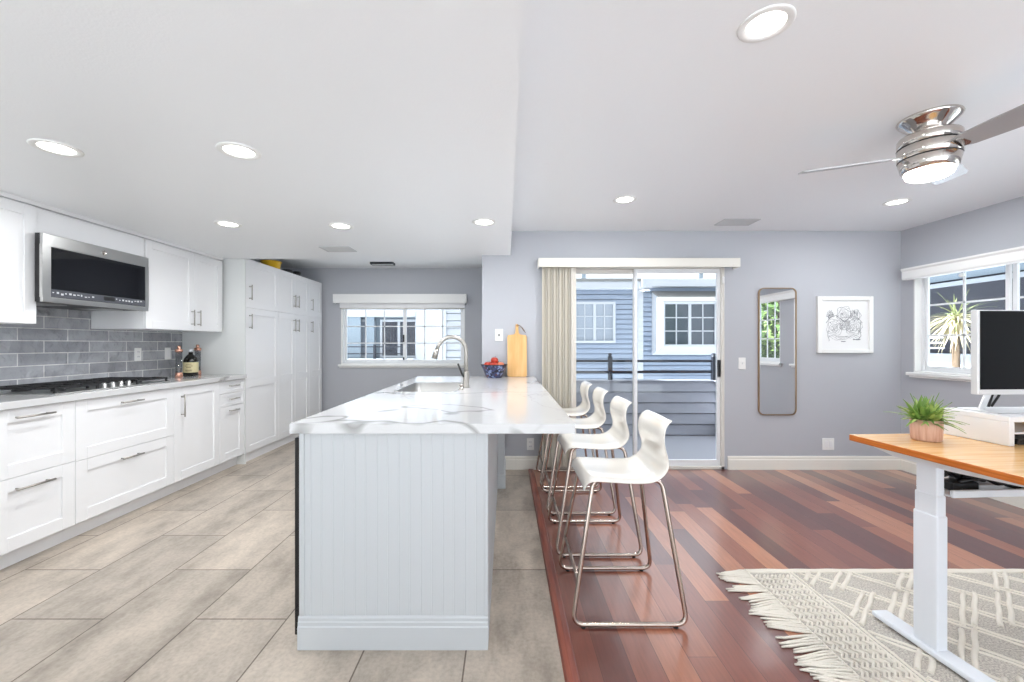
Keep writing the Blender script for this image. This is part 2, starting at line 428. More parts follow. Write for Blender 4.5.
# walls
b = BM(); box(b, XL-.12, XL, YF, YK+.13, 0, ZL); struct('wall_left', b, 'panelgrey', 'left kitchen wall behind the cabinets', 'wall')
DX0, DX1, DZ = .40, 2.195, 2.062         # sliding door opening
b = BM(); box(b, XP, DX0, YB, YB+.13, 0, ZL); box(b, DX0, DX1, YB, YB+.13, DZ, ZL); box(b, DX1, XR, YB, YB+.13, 0, ZL)
struct('wall_back', b, 'wall', 'pale grey wall with the sliding glass door', 'wall')
KX0, KX1, KZ0, KZ1 = -2.475, -.62, .955, 1.845   # kitchen window opening
b = BM(); box(b, XL, KX0, YK, YK+.13, 0, ZL); box(b, KX1, XP, YK, YK+.13, 0, ZL); box(b, KX0, KX1, YK, YK+.13, 0, KZ0); box(b, KX0, KX1, YK, YK+.13, KZ1, ZL)
struct('wall_kitchen_back', b, 'wall', 'grey wall around the kitchen window', 'wall')
b = BM(); box(b, XP, XP+.12, YB+.13, YK+.13, 0, ZL); struct('wall_kitchen_right', b, 'wall', 'grey side wall of the kitchen nook', 'wall')
R2 = (2.62, 4.09); R3 = (1.05, 2.33); RZ0, RZ1 = .985, 1.985
b = BM()
for y0, y1 in ((YF, R3[0]), (R3[1], R2[0]), (R2[1], YB+.13)): box(b, XR, XR+.14, y0, y1, 0, ZL)
for y0, y1 in (R2, R3):
    box(b, XR, XR+.14, y0, y1, 0, RZ0); box(b, XR, XR+.14, y0, y1, RZ1, ZL)
struct('wall_right', b, 'wall', 'pale grey right wall with the windows behind the desk', 'wall')

# baseboards
def baseprof(t=.015, h=.135): return [(0, 0), (t, 0), (t, h*.72), (t*.7, h*.78), (t*.7, h*.9), (t*.35, h), (0, h)]
b = BM(); P = baseprof()
extrude_poly(b, P, lambda p: (XP+.34, YB-p[0], p[1]), lambda p: (XP, YB-p[0], p[1]))
extrude_poly(b, P, lambda p: (DX0-.03, YB-p[0], p[1]), lambda p: (.10, YB-p[0], p[1]))
extrude_poly(b, P, lambda p: (XR, YB-p[0], p[1]), lambda p: (DX1+.03, YB-p[0], p[1]))
struct('baseboard_back', b, 'cream', 'cream baseboard along the back wall', 'baseboard')
b = BM(); extrude_poly(b, P, lambda p: (XR-p[0], YF, p[1]), lambda p: (XR-p[0], YB-.016, p[1]))
struct('baseboard_right', b, 'cream', 'cream baseboard along the right wall', 'baseboard')
b = BM(); extrude_poly(b, P, lambda p: (XL, YK-p[0], p[1]), lambda p: (XP, YK-p[0], p[1]))
struct('baseboard_kitchen', b, 'cream', 'cream baseboard under the kitchen window', 'baseboard')

# ------------------------------------------------------------------ windows and sliding door
def fb(bm, mp, u0, u1, z0, z1, d0, d1, bev=.002):
    (xa, ya), (xb, yb) = mp(u0, d0), mp(u1, d1)
    box(bm, min(xa, xb), max(xa, xb), min(ya, yb), max(ya, yb), z0, z1, bev)

def window(name, label, mp, u0, u1, z0, z1, stile, rows, cols, glassdepth, sill_over, base, mat_f='vinyl', reveal=True, muntin=.016):
    w = thing(name, label, 'window', base, 0, None, 'structure')
    d = glassdepth
    b = BM(); fw = .035
    fb(b, mp, u0, u0+fw, z0, z1, d-.03, d+.03); fb(b, mp, u1-fw, u1, z0, z1, d-.03, d+.03)
    fb(b, mp, u0+fw, u1-fw, z0, z0+fw, d-.03, d+.03); fb(b, mp, u0+fw, u1-fw, z1-fw, z1, d-.03, d+.03)
    obj('window_frame', b, mat_f, w)
    us = [u0+fw]+[stile]+[u1-fw]
    for i in (0, 1):
        a0, a1 = us[i], us[i+1]
        sw = .03; dd = d-.012 if i else d+.012
        b = BM()
        fb(b, mp, a0, a0+sw, z0+fw, z1-fw, dd-.012, dd+.012); fb(b, mp, a1-sw, a1, z0+fw, z1-fw, dd-.012, dd+.012)
        fb(b, mp, a0+sw, a1-sw, z0+fw, z0+fw+sw, dd-.012, dd+.012); fb(b, mp, a0+sw, a1-sw, z1-fw-sw, z1-fw, dd-.012, dd+.012)
        s = obj('sash', b, mat_f, w)
        b = BM()
        for k in range(1, cols):
            u = a0+sw+(a1-a0-2*sw)*k/cols; fb(b, mp, u-muntin/2, u+muntin/2, z0+fw+sw, z1-fw-sw, dd-.006, dd+.006, 0)
        for k in range(1, rows):
            z = z0+fw+sw+(z1-z0-2*fw-2*sw)*k/rows; fb(b, mp, a0+sw, a1-sw, z-muntin/2, z+muntin/2, dd-.006, dd+.006, 0)
        obj('muntins', b, mat_f, s)
        b = BM(); fb(b, mp, a0+sw*.5, a1-sw*.5, z0+fw+sw*.5, z1-fw-sw*.5, dd-.002, dd+.002, 0); obj('pane', b, 'glass', s)
    if reveal:      # white jamb lining
        b = BM(); t = .012; e = glassdepth-.03
        fb(b, mp, u0, u0+t, z0, z1, 0, e, 0); fb(b, mp, u1-t, u1, z0, z1, 0, e, 0); fb(b, mp, u0, u1, z1-t, z1, 0, e, 0)
        obj('jamb', b, 'trimwhite', w)
    b = BM(); fb(b, mp, u0-sill_over, u1+sill_over, z0-.03, z0, -.045, 0, .004); fb(b, mp, u0+.001, u1-.001, z0-.002, z0+.012, -.005, glassdepth-.03, .002)
    fb(b, mp, u0-sill_over+.01, u1+sill_over-.01, z0-.05, z0-.03, -.02, 0, .003)
    obj('window_sill', b, 'trimwhite', w)
    return w

mpK = lambda u, d: (u, YK+d)
w1 = window('window_1', 'white sliding window with grids above the kitchen sink wall', mpK, KX0, KX1, KZ0, KZ1, -1.53, 3, 3, .06, .03, (-1.55, YK, KZ0))
b = BM(); box(b, -1.552, -1.532, YK+.018, YK+.034, 1.29, 1.40, .003); box(b, -1.552, -1.532, YK+.018, YK+.034, 1.02, 1.06, .003); obj('latch', b, 'black', w1)
mpR = lambda u, d: (XR+d, u)
w2 = window('window_2', 'white sliding window behind the desk monitor', mpR, R2[0], R2[1], RZ0, RZ1, 3.37, 3, 2, .095, .04, (XR, 3.35, RZ0))
b = BM(); lathe(b, [(0, -.007), (.02, -.007), (.02, .007), (0, .007)], seg=20); b.transform(Matrix.Translation((XR+.06, 3.715, 1.87)) @ Matrix.Rotation(PI/2, 4, 'Y')); obj('suction_hook', b, 'trimwhite', w2)
w3 = window('window_3', 'white gridded window on the right wall showing in the tall mirror', mpR, R3[0], R3[1], RZ0, RZ1, 1.69, 3, 3, .095, .04, (XR, 1.69, RZ0))

# sliding glass door
d1 = thing('door_1', 'white framed sliding glass door to the balcony', 'door', (1.3, YB, 0), 0, None, 'structure')
b = BM()
box(b, DX0, DX0+.04, YB-.004, YB+.11, 0, DZ, .003); box(b, DX1-.035, DX1, YB-.004, YB+.11, 0, DZ, .003)
box(b, DX0, DX1, YB-.004, YB+.11, DZ-.045, DZ, .003); box(b, DX0, DX1, YB-.004, YB+.11, 0, .03, .003)
obj('door_frame', b, 'alu', d1)
for i, (a0, a1, yy) in enumerate(((DX0+.04, 1.328, YB+.075), (1.296, DX1-.03, YB+.035))):
    b = BM(); sw = .034; z0, z1 = .03, DZ-.045
    box(b, a0, a0+(.03 if i else sw), yy-.016, yy+.016, z0, z1, .002); box(b, a1-(sw if i else .03), a1, yy-.016, yy+.016, z0, z1, .002)
    box(b, a0+.03, a1-.03, yy-.016, yy+.016, z0, z0+.06, .002); box(b, a0+.03, a1-.03, yy-.016, yy+.016, z1-.04, z1, .002)
    p = obj('door_panel', b, 'vinyl' if i else 'alu', d1)
    b = BM(); box(b, a0+.03, a1-.03, yy-.003, yy+.003, z0+.05, z1-.035); obj('pane', b, 'glass', p)
    if i:
        b = BM(); box(b, a1-.036, a1-.012, yy-.045, yy-.016, .93, 1.10, .005, 2); box(b, a1-.030, a1-.018, yy-.047, yy-.044, 1.0, 1.03, .001); obj('door_handle', b, 'black', p)
b = BM(); box(b, 2.168, 2.186, YB-.02, YB-.004, 1.86, 1.935, .004); obj('door_sensor', b, 'trimwhite', d1)

# blinds stacked at the left of the sliding door
vb = thing('vertical_blinds', 'cream vertical blinds stacked beside the sliding glass door under a long white valance', 'blinds', (.5, YB-.07, .04))
b = BM(); box(b, .315, 2.288, YB-.125, YB-.112, 2.012, 2.10, .003); box(b, .315, .328, YB-.112, YB-.001, 2.012, 2.10, .003); box(b, 2.275, 2.288, YB-.112, YB-.001, 2.012, 2.10, .003); box(b, .315, 2.288, YB-.112, YB-.001, 2.088, 2.10, .002)
obj('valance', b, 'cream', vb)
b = BM(); box(b, .36, 2.26, YB-.09, YB-.05, 2.035, 2.075, .004); obj('head_rail', b, 'alu', vb)
for i in range(11):
    x = .385+i*.0285; a = math.radians(52+(7 if i % 2 else -5))
    b = BM(); n = 6
    prof = [((t/n-.5)*.089, .006*math.sin(PI*t/n)) for t in range(n+1)]
    poly = prof+[(p[0], p[1]-.0015) for p in prof[::-1]]
    f = lambda z: (lambda p: (x+p[0]*math.cos(a)-p[1]*math.sin(a), YB-.055+p[0]*math.sin(a)+p[1]*math.cos(a), z))
    extrude_poly(b, poly, f(.04), f(2.04))
    obj('slat', b, 'slat', vb)

# ------------------------------------------------------------------ kitchen window valance and shade
rs = thing('roller_shade', 'white valance with a rolled-up shade over the kitchen window', 'window shade', (-1.55, YK, 1.80))
b = BM(); box(b, -2.56, -.585, YK-.10, YK-.085, 1.865, 2.0, .004); box(b, -2.56, -2.545, YK-.085, YK-.001, 1.865, 2.0, .004); box(b, -.60, -.585, YK-.085, YK-.001, 1.865, 2.0, .004); box(b, -2.56, -.585, YK-.085, YK-.001, 1.985, 2.0, .003)
obj('valance', b, 'trimwhite', rs)
b = BM(); box(b, -2.48, -.615, YK-.04, YK-.036, 1.795, 1.98); obj('shade_fabric', b, 'white', rs)
b = BM(); tube(b, [(-2.48, YK-.038, 1.792), (-.615, YK-.038, 1.792)], .008, 8); obj('hem_bar', b, 'alu', rs)
# right wall cornice
b = BM(); V = [(0, 1.885), (.075, 1.885), (.082, 1.90), (.082, 1.965), (.095, 1.98), (.095, 1.995), (0, 1.995)]
extrude_poly(b, V, lambda p: (XR-.001-p[0], .85, p[1]), lambda p: (XR-.001-p[0], 4.125, p[1]))
tag(obj('window_valance', b, 'trimwhite', None, 'base'), 'long white wooden valance over the windows on the right wall', 'valance')

# ------------------------------------------------------------------ cabinet builders (fronts face +x)
def shaker(bm, x, y0, y1, z0, z1, rail=.07, mid=None, t=.019):
    """shaker front whose back is at x"""
    g = .0015; y0 += g; y1 -= g; z0 += g; z1 -= g
    box(bm, x, x+t, y0, y0+rail, z0, z1, .0012); box(bm, x, x+t, y1-rail, y1, z0, z1, .0012)
    zs = [z0] + ([mid] if mid else []) + [z1]
    box(bm, x, x+t, y0+rail, y1-rail, z0, z0+rail, .0012); box(bm, x, x+t, y0+rail, y1-rail, z1-rail, z1, .0012)
    if mid: box(bm, x, x+t, y0+rail, y1-rail, mid-rail*.6, mid+rail*.6, .0012)
    box(bm, x, x+t-.010, y0+rail-.004, y1-rail+.004, z0+rail-.004, z1-rail+.004)
    return bm

def bar_handle(x, y, z, L, vertical=False, r=.006, off=.032):
    b = BM(); h = L/2
    ax = Vector((0, 0, 1)) if vertical else Vector((0, 1, 0))
    c = Vector((x+off, y, z)); tube(b, [c-ax*h, c+ax*h], r, 10)
    for s in (-1, 1):
        q = Vector((x, y, z))+ax*(h*.78*s); tube(b, [q, q+Vector((off, 0, 0))], r*.8, 8)
    return b

XB = -2.74      # base cabinet fronts
def base_cabinet(label, y0, y1, fronts):
    c = thing('base_cabinet', label, 'cabinet', (-3.07, (y0+y1)/2, 0), 0, None)
    b = BM(); box(b, XL+.001, XB-.02, y0+.0005, y1-.0005, .11, .902); obj('carcass', b, 'white', c)
    b = BM(); box(b, XL+.05, -2.82, y0+.0005, y1-.0005, 0, .11); obj('toe_kick', b, 'white', c)
    for kind, z0, z1, hz, hl, hy in fronts:
        b = BM(); shaker(b, XB-.02, y0, y1, z0, z1, .075 if z1-z0 > .2 else .03)
        f = obj('drawer' if kind == 'd' else 'door', b, 'white', c)
        obj('handle', bar_handle(XB-.001, hy, hz, hl, kind == 'v'), 'steelmatte', f)
    return c
base_cabinet('white base cabinet with two drawers, nearest the camera on the left', 2.235, 2.674, [('d', .515, .90, .85, .2, 2.427), ('d', .11, .515, .45, .2, 2.427)])
base_cabinet('wide white two-drawer base cabinet under the gas cooktop', 2.674, 3.47, [('d', .51, .90, .845, .17, 3.06), ('d', .11, .51, .445, .17, 3.06)])
base_cabinet('white base cabinet with a single tall door and upright handle', 3.47, 4.024, [('v', .11, .90, .74, .19, 3.545)])
base_cabinet('narrow white base cabinet with two small drawers over a pull-out', 4.024, 4.399, [('d', .775, .90, .845, .13, 4.21), ('d', .645, .775, .715, .13, 4.21), ('d', .11, .645, .60, .13, 4.21)])

b = BM(); box(b, XL+.001, -2.715, 2.225, 4.399, .9025, .944, .003, 2)
tag(obj('worktop', b, 'quartz'), 'white quartz worktop along the left wall carrying the cooktop', 'countertop')

# backsplash
b = BM(); box(b, XL, XL+.01, 1.4, 4.399, .944, 1.70)
struct('backsplash', b, 'splash', 'glossy grey subway tile backsplash behind the cooktop', 'backsplash')

# upper cabinets
XU = -2.94
def upper(label, y0, y1, z0, z1, doors, xf=XU):
    c = thing('upper_cabinet', label, 'cabinet', (-3.2, (y0+y1)/2, z0))
    b = BM(); box(b, XL+.011 if z0 < 1.7 else XL+.001, xf-.02, y0+.0005, y1-.0005, z0, z1); obj('carcass', b, 'white', c)
    for a0, a1, hy in doors:
        b = BM(); shaker(b, xf-.02, a0, a1, z0, z1-.03, .065)
        f = obj('door', b, 'white', c)
        if hy: obj('handle', bar_handle(xf-.001, hy, z0+.12, .15, True, .005), 'steelmatte', f)
    return c
Z_U = 1.385
c = upper('white wall cabinet left of the microwave, cut by the left edge of the photo', 1.9, 2.632, Z_U, ZK-.002, [(1.9, 2.266, None), (2.266, 2.632, None)])
c = thing('upper_cabinet', 'plain white panel cabinet directly above the microwave', 'cabinet', (-3.2, 3.0, 1.955))
b = BM(); box(b, XL+.001, -2.972, 2.633, 3.429, 1.955, ZK-.002, .001); obj('carcass', b, 'white', c)
b = BM(); box(b, -2.972, -2.953, 2.634, 3.427, 1.956, ZK-.03, .0015); obj('door', b, 'white', c)
c = upper('white two-door wall cabinet right of the microwave', 3.43, 4.357, Z_U, ZK-.002, [(3.43, 3.965, 3.925), (3.965, 4.357, 4.005)])
b = BM(); extrude_poly(b, [(-2.96, ZK-.026), (-2.936, ZK-.026), (-2.926, ZK-.001), (-2.96, ZK-.001)], lambda p: (p[0], 1.9, p[1]), lambda p: (p[0], 4.357, p[1]))
struct('trim_2', b, 'white', 'white crown strip above the wall cabinets', 'crown trim')

# pantry
XPn = -2.735
def pantry(label, y0, y1, doors, side=False):
    c = thing('pantry_cabinet', label, 'cabinet', (-3.07, (y0+y1)/2, 0))
    b = BM(); box(b, XL+.001, XPn-.02, y0+.0005, y1-.0005, .105, 2.166); obj('carcass', b, 'white', c)
    b = BM(); box(b, XL+.05, -2.775, y0+.0005, y1-.0005, 0, .105); obj('toe_kick', b, 'white', c)
    if side:
        b = BM(); box(b, XL+.001, XPn, 4.40, y0, 0, ZK); obj('side_panel', b, 'panelgrey', c)
    for a0, a1, hy in doors:
        b = BM(); shaker(b, XPn-.02, a0, a1, 1.645, 2.166, .07); f = obj('door', b, 'white', c)
        obj('handle', bar_handle(XPn-.001, hy, 1.81, .16, True), 'steelmatte', f)
        b = BM(); shaker(b, XPn-.02, a0, a1, .105, 1.645, .07, mid=.84); f = obj('door', b, 'white', c)
        obj('handle', bar_handle(XPn-.001, hy, 1.50, .16, True), 'steelmatte', f)
    return c
pantry('tall white pantry cabinet with one wide door stack, next to the worktop end', 4.42, 5.058, [(4.42, 5.058, 4.475)], True)
pantry('tall white pantry cabinet with paired doors, in the middle of the pantry row', 5.058, 5.84, [(5.058, 5.449, 5.405), (5.449, 5.84, 5.495)])
pantry('tall white pantry cabinet with one narrow door stack, nearest the kitchen window', 5.84, 6.24, [(5.84, 6.24, 5.89)])

# things on the pantry
b = BM(); lathe(b, [(0, 2.1665), (.085, 2.1665), (.098, 2.175), (.108, 2.25), (.118, 2.254), (.118, 2.266), (.106, 2.266), (.095, 2.19), (0, 2.18)], -2.87, 5.13, 28)
tag(obj('storage_tub', b, 'yellow', None, 'base'), 'yellow plastic tub on top of the tall white pantry', 'tub')
for i, (x, y, r, h, lb) in enumerate(((-2.88, 5.50, .075, .06, 'dark low pan on top of the pantry, beside the yellow tub'), (-2.86, 5.74, .05, .08, 'small dark pot on top of the pantry, farthest from the yellow tub'))):
    t = thing('cooking_pan', lb, 'pan', (x, y, 2.1665))
    b = BM(); lathe(b, [(0, 2.1665), (r*.9, 2.1665), (r, 2.175), (r*1.04, 2.1665+h), (r*.97, 2.1665+h), (r*.9, 2.178), (0, 2.178)], x, y, 24); obj('body', b, 'black', t)
    b = BM(); tube(b, [(x, y+r, 2.1665+h*.8), (x-.03, y+r+.05, 2.1665+h*.9), (x-.05, y+r+.085, 2.1665+h*.85)], .008, 8); obj('handle', b, 'black', t)

# ------------------------------------------------------------------ microwave
mw = thing('microwave', 'stainless over-the-range microwave with black glass door', 'microwave', (-3.1, 2.98, 1.522))
MX = -2.87; my0, my1, mz0, mz1 = 2.60, 3.375, 1.522, 1.952
b = BM(); box(b, XL+.012, MX-.052, my0+.036, my1-.004, mz0+.004, mz1-.002, .003); obj('body', b, 'black', mw)
b = BM(); fw = .05
box(b, MX-.018, MX, my0, my1, mz1-.08, mz1, .004, 2); box(b, MX-.018, MX, my0, my1, mz0, mz0+.035, .004, 2)
box(b, MX-.0185, MX-.0005, my0, my0+fw, mz0+.03, mz1-.07); box(b, MX-.0185, MX-.0005, my1-.03, my1, mz0+.03, mz1-.07)
dr = obj('door', b, 'steel', mw)
b = BM(); box(b, MX-.05, MX-.019, my0+.001, my1-.002, mz0+.001, mz1-.001, .002); obj('door_core', b, 'black', dr)
b = BM(); box(b, MX-.0175, MX-.004, my0+.045, my1-.027, mz0+.033, mz1-.075); obj('door_glass', b, 'blackglass', dr)
b = BM(); box(b, MX-.006, MX-.0025, my0+.05, my1-.03, mz0+.037, mz0+.085); pn = obj('control_panel', b, 'greyglass', dr)
b = BM(); rnd = random.Random(3)
for i in range(26):
    y = my0+.06+i*.0255
    if i == 12: obj('button_print', b, 'printwhite', pn); b = BM()
    if 11 <= i <= 14: continue
    h = rnd.choice([.006, .009, .012]); z = mz0+.052+rnd.random()*.016
    box(b, MX-.003, MX-.0018, y, y+rnd.uniform(.008, .017), z, z+h)
obj('button_print', b, 'printwhite', pn)
b = BM(); box(b, MX-.003, MX-.0015, 3.0, 3.085, mz0+.05, mz0+.078); obj('display', b, 'black', pn)
b = BM(); lathe(b, [(0, 0), (.017, 0), (.018, .002), (.016, .0035), (.015, .002), (0, .002)], seg=24)
tube(b, [(.006*math.cos(a), .006*math.sin(a), .0025) for a in [k*2*PI/12 for k in range(12)]], .0016, 6, closed=True)
b.transform(Matrix.Translation((MX-.001, 3.0, mz1-.042)) @ Matrix.Rotation(PI/2, 4, 'Y')); obj('badge', b, 'chrome', dr)
for y in (2.78, 3.2):
    b = BM(); box(b, -3.2, -3.0, y-.09, y+.09, mz0-.002, mz0+.005, .001); obj('grease_filter', b, 'steel', mw)

# ------------------------------------------------------------------ cooktop
ZC = .9445
ck = thing('gas_cooktop', 'stainless gas cooktop with black grates on the left worktop', 'cooktop', (-3.06, 3.05, ZC))
b = BM(); box(b, -3.31, -2.79, 2.60, 3.50, ZC, ZC+.008, .004, 2); obj('tray', b, 'steel', ck)
for gi, (y0, y1) in enumerate(((2.615, 2.90), (2.905, 3.195), (3.20, 3.485))):
    b = BM(); xa, xb = -3.285, -2.815 if gi != 1 else -2.90; z = ZC+.042; r = .006
    def bar(p, q): 
        x0, x1 = sorted((p[0], q[0])); yy0, yy1 = sorted((p[1], q[1])); box(b, x0-r, x1+r, yy0-r, yy1+r, z-.012, z, .002)
    bar((xa, y0+r), (xb, y0+r)); bar((xa, y1-r), (xb, y1-r)); bar((xa, y0+r), (xa, y1-r)); bar((xb, y0+r), (xb, y1-r))
    ym = (y0+y1)/2; bar((xa, ym), (xb, ym)); bar(((xa+xb)/2, y0+r), ((xa+xb)/2, y1-r))
    for x in (xa+(xb-xa)*.25, xa+(xb-xa)*.75): bar((x, y0+r), (x, y1-r))
    for x in (xa, xb):
        for y in (y0+r, y1-r): box(b, x-r-.002, x+r+.002, y-r, y+r, ZC+.007, z, .002)
    obj('grate', b, 'iron', ck)
for x, y, r in ((-3.18, 2.757, .045), (-2.94, 2.757, .035), (-3.10, 3.05, .055), (-3.18, 3.343, .045), (-2.94, 3.343, .035)):
    b = BM(); lathe(b, [(0, ZC+.007), (r, ZC+.007), (r, ZC+.016), (r*.85, ZC+.018), (r*.85, ZC+.026), (r*.7, ZC+.028), (0, ZC+.028)], x, y, 24); obj('burner', b, 'iron', ck)
for i in range(5):
    y = 2.965+i*.064; b = BM(); lathe(b, [(0, ZC+.007), (.021, ZC+.007), (.021, ZC+.012), (.016, ZC+.014), (.015, ZC+.036), (.012, ZC+.038), (0, ZC+.038)], -2.838, y, 20)
    box(b, -2.841, -2.835, y-.014, y+.014, ZC+.036, ZC+.042, .001); obj('knob', b, 'steel', ck)

# mills and bottle by the backsplash
def mill(label, x, y, h):
    t = thing('pepper_mill', label, 'mill', (x, y, .9445), 0, None); z = .9445
    b = BM(); lathe(b, [(0, z), (.030, z), (.032, z+.008), (.030, z+.03), (.027, z+.045), (0, z+.045)], x, y, 24); obj('base', b, 'copper', t)
    b = BM(); lathe(b, [(.027, z+.045), (.027, z+h-.06), (.025, z+h-.06), (.025, z+.045)], x, y, 24); obj('glass_tube', b, 'clear', t)
    b = BM(); lathe(b, [(0, z+.046), (.022, z+.046), (.022, z+.085), (0, z+.085)], x, y, 18); obj('peppercorns', b, 'bark', t)
    b = BM(); lathe(b, [(0, z+h-.06), (.03, z+h-.06), (.033, z+h-.048), (.03, z+h-.036), (.012, z+h-.03), (.016, z+h-.016), (.012, z+h), (0, z+h)], x, y, 24); obj('cap', b, 'copper', t)
mill('copper-capped glass pepper mill left of the dark bottle', -3.115, 4.00, .30)
mill('copper-capped glass pepper mill half hidden behind the dark bottle', -3.175, 4.325, .31)
t = thing('oil_bottle', 'dark glass bottle with a cream label between the copper mills', 'bottle', (-3.13, 4.17, .9445)); z = .9445
b = BM(); lathe(b, [(0, z), (.058, z), (.062, z+.008), (.062, z+.15), (.055, z+.175), (.03, z+.205), (.018, z+.215), (.018, z+.235), (0, z+.235)], -3.13, 4.17, 28); obj('glass_body', b, 'darkbottle', t)
b = BM(); lathe(b, [(.0635, z+.035), (.0635, z+.135)], -3.13, 4.17, 28); lathe(b, [(.0625, z+.135), (.0625, z+.035)], -3.13, 4.17, 28); lb = obj('paper_label', b, 'labelcream', t)
b = BM()
for k, (zz, w) in enumerate(((.118, .7), (.10, 1.), (.085, .6), (.06, .9), (.05, .8))):
    a0 = -1.2-w*.5
    pts = [(-3.13+.0642*math.cos(a0+w*i/8), 4.17+.0642*math.sin(a0+w*i/8), z+zz) for i in range(9)]; tube(b, pts, .0022, 5)
obj('label_print', b, 'stem', lb)
b = BM(); lathe(b, [(0, z+.235), (.02, z+.235), (.02, z+.262), (0, z+.262)], -3.13, 4.17, 20); obj('stopper', b, 'printwhite', t)

# ------------------------------------------------------------------ wall plates
def plate(name, label, cat, c, axis, w=.072, h=.118, style='outlet', group=None):
    t = thing(name, label, cat, c)
    def P(u, v, d):      # u along wall, v up, d out of the wall
        return (c[0]+u, c[1]-d, c[2]+v) if axis == 'y' else (c[0]+d, c[1]+u, c[2]+v)
    def pb(bm, u0, u1, v0, v1, d0, d1, bev=0):
        p, q = P(u0, v0, d0), P(u1, v1, d1); box(bm, *[x for i in range(3) for x in (min(p[i], q[i]), max(p[i], q[i]))], bev)
    b = BM(); pb(b, -w/2, w/2, -h/2, h/2, 0, .006, .002); obj('cover_plate', b, 'trimwhite', t)
    if style == 'outlet':
        for v in (-.022, .022):
            b = BM(); pb(b, -.017, .017, v-.014, v+.014, .006, .0085, .001); s = obj('socket', b, 'white', t)
            b = BM(); pb(b, -.008, -.005, v-.005, v+.006, .0085, .0092); pb(b, .005, .008, v-.005, v+.006, .0085, .0092); obj('slot', b, 'black', s)
    elif style == 'toggle':
        b = BM(); pb(b, -.006, .006, -.013, .013, .006, .008, .001); pb(b, -.004, .004, -.002, .01, .008, .02, .001); obj('toggle', b, 'black' if 'dark' in label else 'white', t)
    elif style == 'double':
        for u in (-.023, .023):
            b = BM(); pb(b, u-.016, u+.016, -.033, .033, .006, .009, .001); obj('rocker', b, 'white', t)
    elif style == 'blank':
        b = BM(); pb(b, -.016, .016, -.033, .033, .006, .009, .001); obj('rocker', b, 'white', t)
    return t
kx = XL+.0101
plate('wall_outlet', 'white outlet on the grey tiles, nearer the cooktop', 'outlet', (kx, 3.865, 1.165), 'x')
plate('wall_switch', 'white rocker switch on the grey tiles beside the copper mill', 'switch', (kx, 4.205, 1.165), 'x', style='blank')
plate('wall_switch', 'white toggle switch with dark toggle above the island fruit bowl', 'switch', (-.07, YB-.0005, 1.35), 'y', w=.08, h=.12, style='toggle')
plate('wall_switch', 'white toggle switch between sliding door and tall mirror', 'switch', (2.37, YB-.0005, 1.065), 'y', style='toggle')
plate('wall_outlet', 'wide white double wall plate low under the framed drawing', 'outlet', (3.235, YB-.0005, .255), 'y', w=.118, style='double')
plate('wall_outlet', 'white outlet low on the wall under the island worktop', 'outlet', (.245, YB-.0005, .255), 'y')

# ------------------------------------------------------------------ island
IX0, IX1, IY0 = -.855, -.078, 1.741
isl = thing('kitchen_island', 'white kitchen island base with grooved end panel', 'island', (-.46, 2.9, 0))
b = BM(); box(b, IX0, IX1, IY0+.016, 4.215, .0, .645); box(b, IX0, IX1, IY0+.016, 2.70, .64, .8945); box(b, IX0, IX1, 3.66, 4.215, .64, .8945); box(b, -.30, IX1, 2.7, 3.66, .64, .8945); box(b, IX0, -.83, 2.7, 3.66, .64, .8945)
obj('carcass', b, 'islandpaint', isl)
b = BM(); prof = []; x = IX0; pitch = .0462; nn = 17
prof.append((IX0, IY0+.016)); prof.append((IX0, IY0))
for k in range(1, nn):
    xx = IX0+(IX1-IX0)*k/nn; prof += [(xx-.0022, IY0), (xx, IY0+.0012), (xx+.0022, IY0)]
prof += [(IX1, IY0), (IX1, IY0+.016)]
extrude_poly(b, prof, lambda p: (p[0], p[1], 0), lambda p: (p[0], p[1], .8945)); obj('end_panel', b, 'islandpaint', isl)
b = BM(); BP = [(0, 0), (.013, 0), (.013, .092), (.009, .097), (.009, .11), (.006, .115), (.006, .127), (.002, .134), (0, .134)]
extrude_poly(b, BP, lambda p: (IX0-.004, IY0-.0002-p[0], p[1]), lambda p: (IX1+.004, IY0-.0002-p[0], p[1])); obj('base_molding', b, 'islandpaint', isl)
for xa, xb in ((IX0-.001, IX0+.02), (IX1-.012, IX1+.003)):
    b = BM(); box(b, xa, xb, IY0-.004, IY0, .134, .8945, .001); obj('corner_strip', b, 'islandpaint', isl)
b = BM(); box(b, IX1, IX1+.004, IY0, 3.66, 0, .8945, .001); obj('side_panel', b, 'islandpaint', isl)
b = BM(); box(b, IX1-.05, -.012, 3.66, 4.20, .12, .8945, .002); box(b, IX1-.05, -.004, 3.65, 4.20, 0, .12, .003); obj('support_post', b, 'islandpaint', isl)
for a0, a1, hy in ((2.36, 2.93, 2.88), (2.93, 3.50, 2.98), (3.50, 4.15, 3.56)):
    b = BM(); shaker(b, 0, a0, a1, .11, .885, .065); b.transform(Matrix.Translation((IX0-.0005, 0, 0)) @ Matrix.Scale(-1, 4, (1, 0, 0)))
    f = obj('door', b, 'white', isl)
    hb = bar_handle(0, hy, .78, .16, True); hb.transform(Matrix.Translation((IX0-.018, 0, 0)) @ Matrix.Scale(-1, 4, (1, 0, 0))); obj('handle', hb, 'steelmatte', f)
dw = thing('dishwasher', 'black dishwasher front on the kitchen side of the island', 'dishwasher', (IX0-.01, 2.05, .05))
b = BM(); box(b, IX0-.024, IX0-.0005, IY0+.004, 2.355, .05, .87, .003); obj('door', b, 'blackglass', dw)
hb = BM(); tube(hb, [(IX0-.024, 1.85, .80), (IX0-.05, 1.85, .80), (IX0-.05, 2.25, .80), (IX0-.024, 2.25, .80)], .007, 8)
obj('handle', hb, 'steelmatte', dw)

